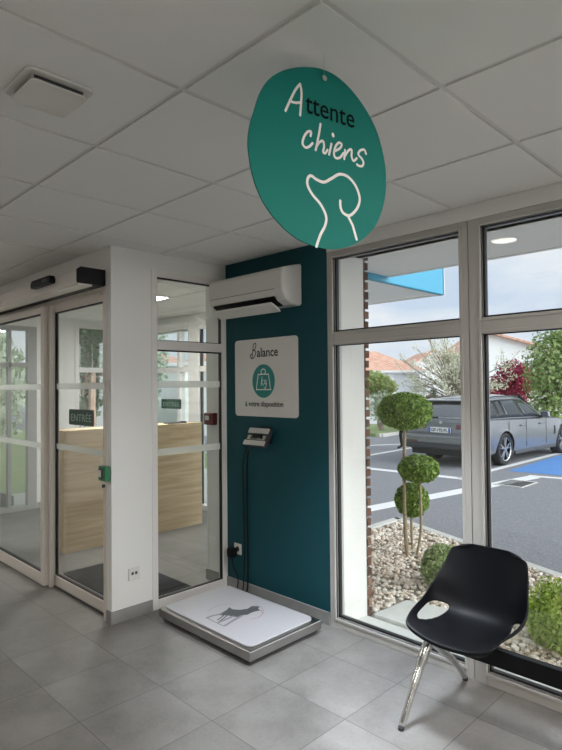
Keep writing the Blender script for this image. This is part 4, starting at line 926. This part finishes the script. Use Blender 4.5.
# ------------------------------------------------------------------ person behind the topiary
def build_person(x, y, h, rz):
    e = empty('person', (x, y, GZ), 'person in dark trousers walking on the asphalt, mostly hidden behind the topiary ball', 'person', rz=rz)
    k = h/1.75
    J = dict(pel=(0, 0, .93, .15), sp=(.02, 0, 1.12, .14), chest=(.05, 0, 1.32, .155), neck=(.08, 0, 1.50, .06), head0=(.10, 0, 1.60, .085), head=(.11, 0, 1.68, .10), top=(.11, 0, 1.745, .06),
             hl=(0, .09, .88, .10), kl=(.16, .09, .50, .065), al=(.12, .09, .10, .045), tl=(.27, .09, .035, .035), hr=(0, -.09, .88, .10), kr=(-.02, -.09, .48, .065), ar=(-.26, -.09, .13, .045), tr=(-.14, -.09, .035, .035),
             sl=(.05, .19, 1.40, .065), el=(-.06, .24, 1.13, .045), wl=(.06, .23, .90, .032), sr=(.05, -.19, 1.40, .065), er=(.06, -.24, 1.13, .045), wr=(.22, -.22, .93, .032))
    E = [('pel', 'sp'), ('sp', 'chest'), ('chest', 'neck'), ('neck', 'head0'), ('head0', 'head'), ('head', 'top'), ('pel', 'hl'), ('hl', 'kl'), ('kl', 'al'), ('al', 'tl'), ('pel', 'hr'), ('hr', 'kr'), ('kr', 'ar'), ('ar', 'tr'), ('chest', 'sl'), ('sl', 'el'), ('el', 'wl'), ('chest', 'sr'), ('sr', 'er'), ('er', 'wr')]
    P = {q: (Vector(v[:3])*k, v[3]*k) for q, v in J.items()}
    for s_, wq, eq in ((1, 'wl', 'el'), (-1, 'wr', 'er')):            # hands: palm and five fingers
        d = (P[wq][0]-P[eq][0]).normalized(); side = Vector((1, 0, 0)); side = (side-d*side.dot(d)).normalized()
        pal = P[wq][0]+d*.075*k; P['p'+wq] = (pal, .026*k); E.append((wq, 'p'+wq))
        for f, (o, ln) in enumerate(((.03, .075), (.01, .085), (-.01, .08), (-.03, .062))):
            a = pal+side*o*k+d*.02*k; b = a+d*ln*.5*k; c = b+(d*.8-side*0+Vector((0, -s_*.4, 0))).normalized()*ln*.5*k
            for q, pt_ in (('a', a), ('b', b), ('c', c)): P['%s%s%d' % (wq, q, f)] = (pt_, (.010 if q != 'c' else .008)*k)
            E += [('p'+wq, wq+'a%d' % f), (wq+'a%d' % f, wq+'b%d' % f), (wq+'b%d' % f, wq+'c%d' % f)]
        a = P[wq][0]+d*.04*k+side*.035*k; b = a+(d+side*.6).normalized()*.05*k; P[wq+'t0'] = (a, .012*k); P[wq+'t1'] = (b, .010*k); E += [(wq, wq+'t0'), (wq+'t0', wq+'t1')]
    names = list(P); idx = {q: i for i, q in enumerate(names)}
    me = bpy.data.meshes.new('body'); me.from_pydata([P[q][0] for q in names], [(idx[a], idx[b]) for a, b in E], [])
    o = bpy.data.objects.new('body', me); COL.objects.link(o); o.parent = e
    o.modifiers.new('skin', 'SKIN'); sv = me.skin_vertices[0].data
    for q in names: sv[idx[q]].radius = (P[q][1], P[q][1]); sv[idx[q]].use_root = (q == 'pel')
    ss = o.modifiers.new('sub', 'SUBSURF'); ss.levels = 1; ss.render_levels = 1
    bpy.context.view_layer.update(); dg = bpy.context.evaluated_depsgraph_get()
    nm = bpy.data.meshes.new_from_object(o.evaluated_get(dg)); o.modifiers.clear(); o.data = nm
    for m in ('skin', 'coat', 'trouser', 'shoe'): nm.materials.append(M[m])
    for p_ in nm.polygons:
        c = p_.center/k; p_.use_smooth = True
        p_.material_index = 3 if c.z < .085 else 2 if c.z < .95 and abs(c.y) < .19 else 1 if c.z < 1.49 and not (abs(c.y) > .17 and c.z < .95) else 0
    hr = MB(); ib = bmesh.new(); bmesh.ops.create_icosphere(ib, subdivisions=3, radius=1); hv = [v.co.copy() for v in ib.verts]; hf = [tuple(v.index for v in f.verts) for f in ib.faces]; ib.free()
    hf = [f for f in hf if sum(hv[i].z*1.2-hv[i].x*1.0 for i in f)/3 > .05]
    hr.add([Vector((.10+v.x*.112, v.y*.102, 1.672+v.z*.118))*k for v in hv], hf); ho = hr.build('hair', 'hair', e, local=True, smooth=True)
    for s_ in (-1, 1):
        fc = MB()
        ib = bmesh.new(); bmesh.ops.create_icosphere(ib, subdivisions=1, radius=1); fc.add([Vector((.203+v.co.x*.010, s_*.035+v.co.y*.014, 1.665+v.co.z*.008))*k for v in ib.verts], [tuple(v.index for v in f.verts) for f in ib.faces]); ib.free()
        fc.build('eye', 'hair', e, local=True)
    fn = MB(); fn.hexa([Vector(q)*k for q in [(.19, -.018, 1.61), (.232, -.012, 1.615), (.19, .018, 1.61), (.232, .012, 1.615), (.19, -.01, 1.66), (.205, -.008, 1.66), (.19, .01, 1.66), (.205, .008, 1.66)]]); fn.build('nose', 'skin', e, local=True)
pp = at(406, 449, 2, GZ)
build_person(pp.x, pp.y, 1.47, R(205))

# ------------------------------------------------------------------ far background
def tree(name, x, y, h, label, m, crown, n, leaf, sd, bark='bark', trunk=.10, tz=None, shell=.3, cat='tree', bumps=.15, group=None, nb=9, fork=.35):
    e = empty(name, (x, y, GZ), label, cat, group); g = random.Random(sd); b = MB()
    topz = crown[0][0][2] if tz is None else tz
    zf = GZ+(topz-GZ)*fork
    b.tube(smooth_path([(x, y, GZ), (x+g.uniform(-.05, .05), y, (GZ+zf)/2), (x, y, zf), (x+g.uniform(-.1, .1), y, topz)], 4), [trunk]*5+[trunk*.8]*4+[trunk*.5]*4, 8)
    tips = []
    for i in range(nb):
        c, r = crown[i % len(crown)]; d = Vector((g.gauss(0, 1), g.gauss(0, 1), g.gauss(.3, .8))).normalized()
        t = Vector((c[0]+d.x*r[0]*.8, c[1]+d.y*r[1]*.8, c[2]+d.z*r[2]*.8)); s0 = Vector((x, y, zf+g.random()*(topz-zf)*.6))
        mid = s0.lerp(t, .5)+Vector((0, 0, .1*h*.3))
        b.tube(smooth_path([s0, mid, t], 3), [trunk*.45]*3+[trunk*.25]*3+[trunk*.1], 5)
        for q in range(4):
            t2 = mid.lerp(t, g.random())+Vector((g.gauss(0, 1), g.gauss(0, 1), g.gauss(.3, .7))).normalized()*r[0]*.5
            b.tube([mid.lerp(t, .3), t2], [trunk*.2, trunk*.06], 4)
    b.build('trunk', bark, e)
    leaves(n, crown, leaf, sd, shell=shell, bumps=bumps, flat=1.2).build('crown', m, e)
    return e
def gpos(u, d):                                    # a place on the car park at distance d along a bearing
    f2 = Vector((fw.x, fw.y, 0)).normalized(); p = (f2+r0*((u-281)/F))*d; return p.x, p.y
def zat(v, d): return CH+(386.9-v)/F*d
x, y = gpos(456, 20)
ex2 = Vector((fw.x, fw.y, 0)).normalized()
def shift(p, a, b=0): return (p[0]+r0.x*a+ex2.x*b, p[1]+r0.y*a+ex2.y*b)
# blossom tree: fan of bare branches carrying white flowers
bt = empty('blossom_tree', (x, y, GZ), 'spreading white blossom tree behind the grey car', 'tree'); g = random.Random(5); b = MB(); tips = []
b.tube([(x, y, GZ), (x, y, .9), (x, y, 1.35)], [.12, .10, .09], 8)
for i in range(40):
    az = g.uniform(0, 6.28); el = g.uniform(.12, 1.35); ln = g.uniform(1.2, 2.7)*(1-.25*(el/1.4))
    d = Vector((math.cos(az)*math.cos(el), math.sin(az)*math.cos(el), math.sin(el))); s0 = Vector((x, y, g.uniform(.9, 1.4)))
    p1 = s0+d*ln*.5+Vector((0, 0, .15)); p2 = s0+d*ln+Vector((0, 0, g.uniform(-.1, .4)))
    b.tube(smooth_path([s0, p1, p2], 4), [.035, .032, .03, .026, .022, .018, .014, .01, .006], 5)
    for q in range(6):
        t0 = s0.lerp(p2, g.uniform(.35, .95)); t1 = t0+(d+Vector((g.gauss(0, .6), g.gauss(0, .6), g.gauss(.3, .5)))).normalized()*g.uniform(.3, .8)
        b.tube([t0, t1], [.009, .004], 4); tips += [t0.lerp(t1, k_/3) for k_ in range(1, 4)]
b.build('branches', 'bark', bt)
lv = MB()
for t0 in tips: leaves(9, [(tuple(t0), (.15, .15, .14))], .06, g.randint(0, 9999), shell=.1, mb=lv, flat=1.6)
lv.build('blossom', 'bloss', bt)
x, y = gpos(508, 24)
tree('crimson_shrub', x, y, 2.5, 'crimson leaved shrub between the blossom and the green tree', 'redl', [((*shift((x, y), .2), 1.62), (.85, .8, 1.08)), ((*shift((x, y), -.6), 1.2), (.5, .55, .8))], 4600, .11, 41, cat='shrub')
x, y = gpos(552, 17)
tree('leafy_tree', x, y, 3.5, 'tall light green tree at the right beyond the car', 'midg', [((x, y, 2.0), (.85, .8, 1.35)), ((*shift((x, y), .9), 2.4), (1.0, .9, 1.5)), ((*shift((x, y), -.15), .75), (.55, .6, .6))], 7500, .11, 42)
x, y = gpos(380, 22)
tree('round_bush', x, y, 2.2, 'yellow-green rounded tree in front of the left house', 'yell', [((*shift((x, y), -.3), 1.72), (.75, .7, .48)), ((*shift((x, y), .25), 1.55), (.42, .5, .36))], 4200, .10, 43, cat='tree')
x, y = gpos(381, 20.5)
tree('pale_bush', x, y, 1.5, 'pale loose bush below the yellow-green tree at the left', 'paleg', [((x, y, .85), (.55, .5, .6))], 1500, .08, 44, cat='bush', shell=.1)
x, y = gpos(470, 22.5)
tree('dark_conifer', x, y, 1.6, 'small dark conifer at the boundary wall right of the blossom tree trunk', 'dkg', [((x, y, 1.25), (.28, .28, .35)), ((x, y, .9), (.4, .4, .4))], 1800, .08, 45, cat='shrub')
x, y = gpos(525, 27)
tree('hedge_tree', x, y, 3.2, 'mid green tree behind the crimson shrub', 'midg', [((x, y, 1.4), (1.2, 1.0, 1.1))], 4200, .12, 46)
x, y = gpos(432, 19.5)
tree('low_hedge', x, y, 1.2, 'low brownish hedge just behind the topiary ball', island_mat('brown_leaves', [(.20, .14, .10), (.34, .24, .18), (.26, .25, .12)], .8), [((x, y, .85), (.7, .4, .45))], 1600, .08, 47, cat='hedge', shell=.4)
# verge right of the car
vx, vy = gpos(548, 19)
struct(MB().box(vx-3, vx+14, vy-.4, vy+8, GZ-.05, GZ+.12).build('verge', 'lawn'))

# boundary wall, fence post, houses
wd = r0
wv = MB(); p0 = Vector((*gpos(330, 25.5), 0)); p1 = Vector((*gpos(640, 25.5), 0)); n_ = ex2*.2
zt = zat(393.5, 25.5)
wv.hexa([tuple(Vector((q.x, q.y, z))) for z in (GZ, zt) for q in (p0, p1, p0+n_, p1+n_)])
struct(wv.build('wall_boundary', 'bwall'))
x, y = gpos(433, 25.0)
tag(MB().box(x-.10, x+.10, y-.10, y+.10, GZ, zat(391, 25)).build('fence_post', 'fence', bevel=.01), 'dark green post standing against the white boundary wall', 'post')
def house(name, u0, u1, d, depth, zeave, zridge, label, gable, shutter=None, ridge=None):
    a = Vector((*gpos(u0, d), 0)); b_ = Vector((*gpos(u1, d), 0)); t = (b_-a).normalized(); w_ = (b_-a).length; nn = Vector((-t.y, t.x, 0))
    e = empty(name, tuple(a), label, 'house')
    P = lambda s, q, z: tuple(a+t*s+nn*q+Vector((0, 0, z)))
    wa = MB(); wa.hexa([P(s, q, z) for z in (GZ, zeave) for q in (0, depth) for s in (0, w_)])
    o_ = .35
    rf = MB(); th_ = .12
    if gable:                                       # ridge runs away from the viewer
        rx = w_*(ridge or .5)
        wa.add([P(0, 0, zeave), P(w_, 0, zeave), P(rx, 0, zridge), P(0, depth, zeave), P(w_, depth, zeave), P(rx, depth, zridge)], [(0, 1, 2), (5, 4, 3)])
        sl1 = (zridge-zeave)/rx; sl2 = (zridge-zeave)/(w_-rx)
        for sgn, s0, z0 in ((0, -o_, zeave-sl1*o_), (1, w_+o_, zeave-sl2*o_)):
            rf.hexa([P(s0, -o_, z0), P(rx, -o_, zridge), P(s0, depth+o_, z0), P(rx, depth+o_, zridge), P(s0, -o_, z0+th_), P(rx, -o_, zridge+th_), P(s0, depth+o_, z0+th_), P(rx, depth+o_, zridge+th_)])
    else:                                           # hipped
        h0, h1 = [P(-o_, -o_, zeave), P(w_+o_, -o_, zeave), P(w_+o_, depth+o_, zeave), P(-o_, depth+o_, zeave)], [P(w_*.35, depth*.5, zridge), P(w_*.65, depth*.5, zridge)]
        rf.add(h0+h1, [(0, 1, 5, 4), (1, 2, 5), (2, 3, 4, 5), (3, 0, 4), (3, 2, 1, 0)])
        fa = MB(); fa.hexa([P(s, q, z) for z in (zeave-.14, zeave) for q in (-o_, depth+o_) for s in (-o_, w_+o_)]); fa.build('eaves', 'housew', e)
    wa.build('wall', 'housew', e); rf.build('roof', 'roof', e)
    for (s0, s1, z0, z1, m_) in (shutter or []):
        MB().hexa([P(s, q, z) for z in (z0, z1) for q in (-.03, .02) for s in (s0, s1)]).build('window' if m_ == 'darkwin' else 'shutter', m_, e)
    return e
house('bungalow', 318, 420, 36, 7, zat(371.5, 36), zat(352, 39.5), 'white bungalow with a low hipped orange tiled roof at the left', False, shutter=[(4.9, 6.4, .9, zat(375.5, 36), 'houseg')])
house('gabled_house', 410, 462, 44, 6, zat(366, 44), zat(352.5, 44), 'white gabled house with tiled roof behind the blossom tree', True, shutter=[(.9, 1.7, .8, 2.2, 'houseg')])
house('garden_house', 468, 548, 33, 5, zat(352, 33), zat(336, 33), 'white house with sloping tiled roof above the crimson shrub', True, shutter=[(3.2, 3.9, 1.0, 2.2, 'darkwin')], ridge=.28)

# seen through the entrance hall
tree('evergreen_tree', -13.2, 6.6, 5, 'dark evergreen seen through the hall window with a pinkish trunk', 'dkg', [((-13.2, 6.4, 3.2), (1.5, 1.1, 1.3)), ((-14.5, 7.2, 2.6), (1.3, 1.3, 1.6)), ((-14.8, 6.6, 1.4), (1.1, 1.0, 1.0))], 9000, .16, 51, bark='pinkbark', trunk=.11, fork=.6, shell=.2)
tree('pale_tree', -17, 9.6, 4, 'paler tree further off seen through the hall window', 'paleg', [((-17, 9.6, 2.6), (1.6, 1.5, 1.9))], 4500, .18, 52, shell=.2)
tree('garden_tree', -12.6, 3.6, 3, 'pale green tree outside the hall side door', 'paleg', [((-12.6, 3.3, 1.9), (1.5, 1.4, 1.3)), ((-13.2, 4.0, 1.2), (1.0, .9, 1.0))], 6000, .16, 53, shell=.3)
house('neighbour_house', 70, 180, 24, 6, zat(362, 24), zat(350, 27), 'white house with tiled roof seen through the far glazed door', False)
house('corner_house', 194, 225, 20, 4, zat(361, 20), zat(351, 22), 'small white house with tiled roof seen at right of far door', False)
rp_ = MB(); rp_.prism([(1.2, GZ), (2.9, GZ), (2.9, .12), (1.2, .75)], (-9.3, 0, 0), (0, 1, 0), (0, 0, 1), 1.2)
tag(rp_.build('access_ramp', 'cargr'), 'dark sloping ramp side outside the glazed door at far left', 'ramp')

# ================================================================== LIGHT
wld = bpy.data.worlds.new('sky'); scene.world = wld; wld.use_nodes = True; nt = wld.node_tree
bg = nt.nodes['Background']; tc = nt.nodes.new('ShaderNodeTexCoord'); mp = nt.nodes.new('ShaderNodeMapping'); mp.inputs['Scale'].default_value = (1.6, 1.6, 4.5)
nz = nt.nodes.new('ShaderNodeTexNoise'); nz.inputs['Scale'].default_value = 2.2; nz.inputs['Detail'].default_value = 7; nz.inputs['Roughness'].default_value = .55
rp = nt.nodes.new('ShaderNodeValToRGB'); e_ = rp.color_ramp.elements; e_[0].position = .36; e_[0].color = (.60, .70, .86, 1); e_[1].position = .60; e_[1].color = (.86, .885, .93, 1)
nt.links.new(tc.outputs['Generated'], mp.inputs[0]); nt.links.new(mp.outputs[0], nz.inputs['Vector']); nt.links.new(nz.outputs['Fac'], rp.inputs[0]); nt.links.new(rp.outputs[0], bg.inputs[0])
bg.inputs[1].default_value = 1.08
sd_ = bpy.data.lights.new('sun', 'SUN'); sd_.energy = 4.6; sd_.angle = R(60); sd_.color = (.95, .97, 1); so_ = bpy.data.objects.new('sun', sd_); COL.objects.link(so_)
so_.rotation_mode = 'QUATERNION'; so_.rotation_quaternion = Vector((.84, .31, .34)).to_track_quat('Z', 'Y')

vs = scene.view_settings; vs.view_transform = 'Standard'; vs.look = 'None'; vs.exposure = 0; vs.gamma = 1; vs.use_curve_mapping = False
scene.cycles.max_bounces = 12; scene.cycles.diffuse_bounces = 6; scene.cycles.glossy_bounces = 4; scene.cycles.transparent_max_bounces = 24
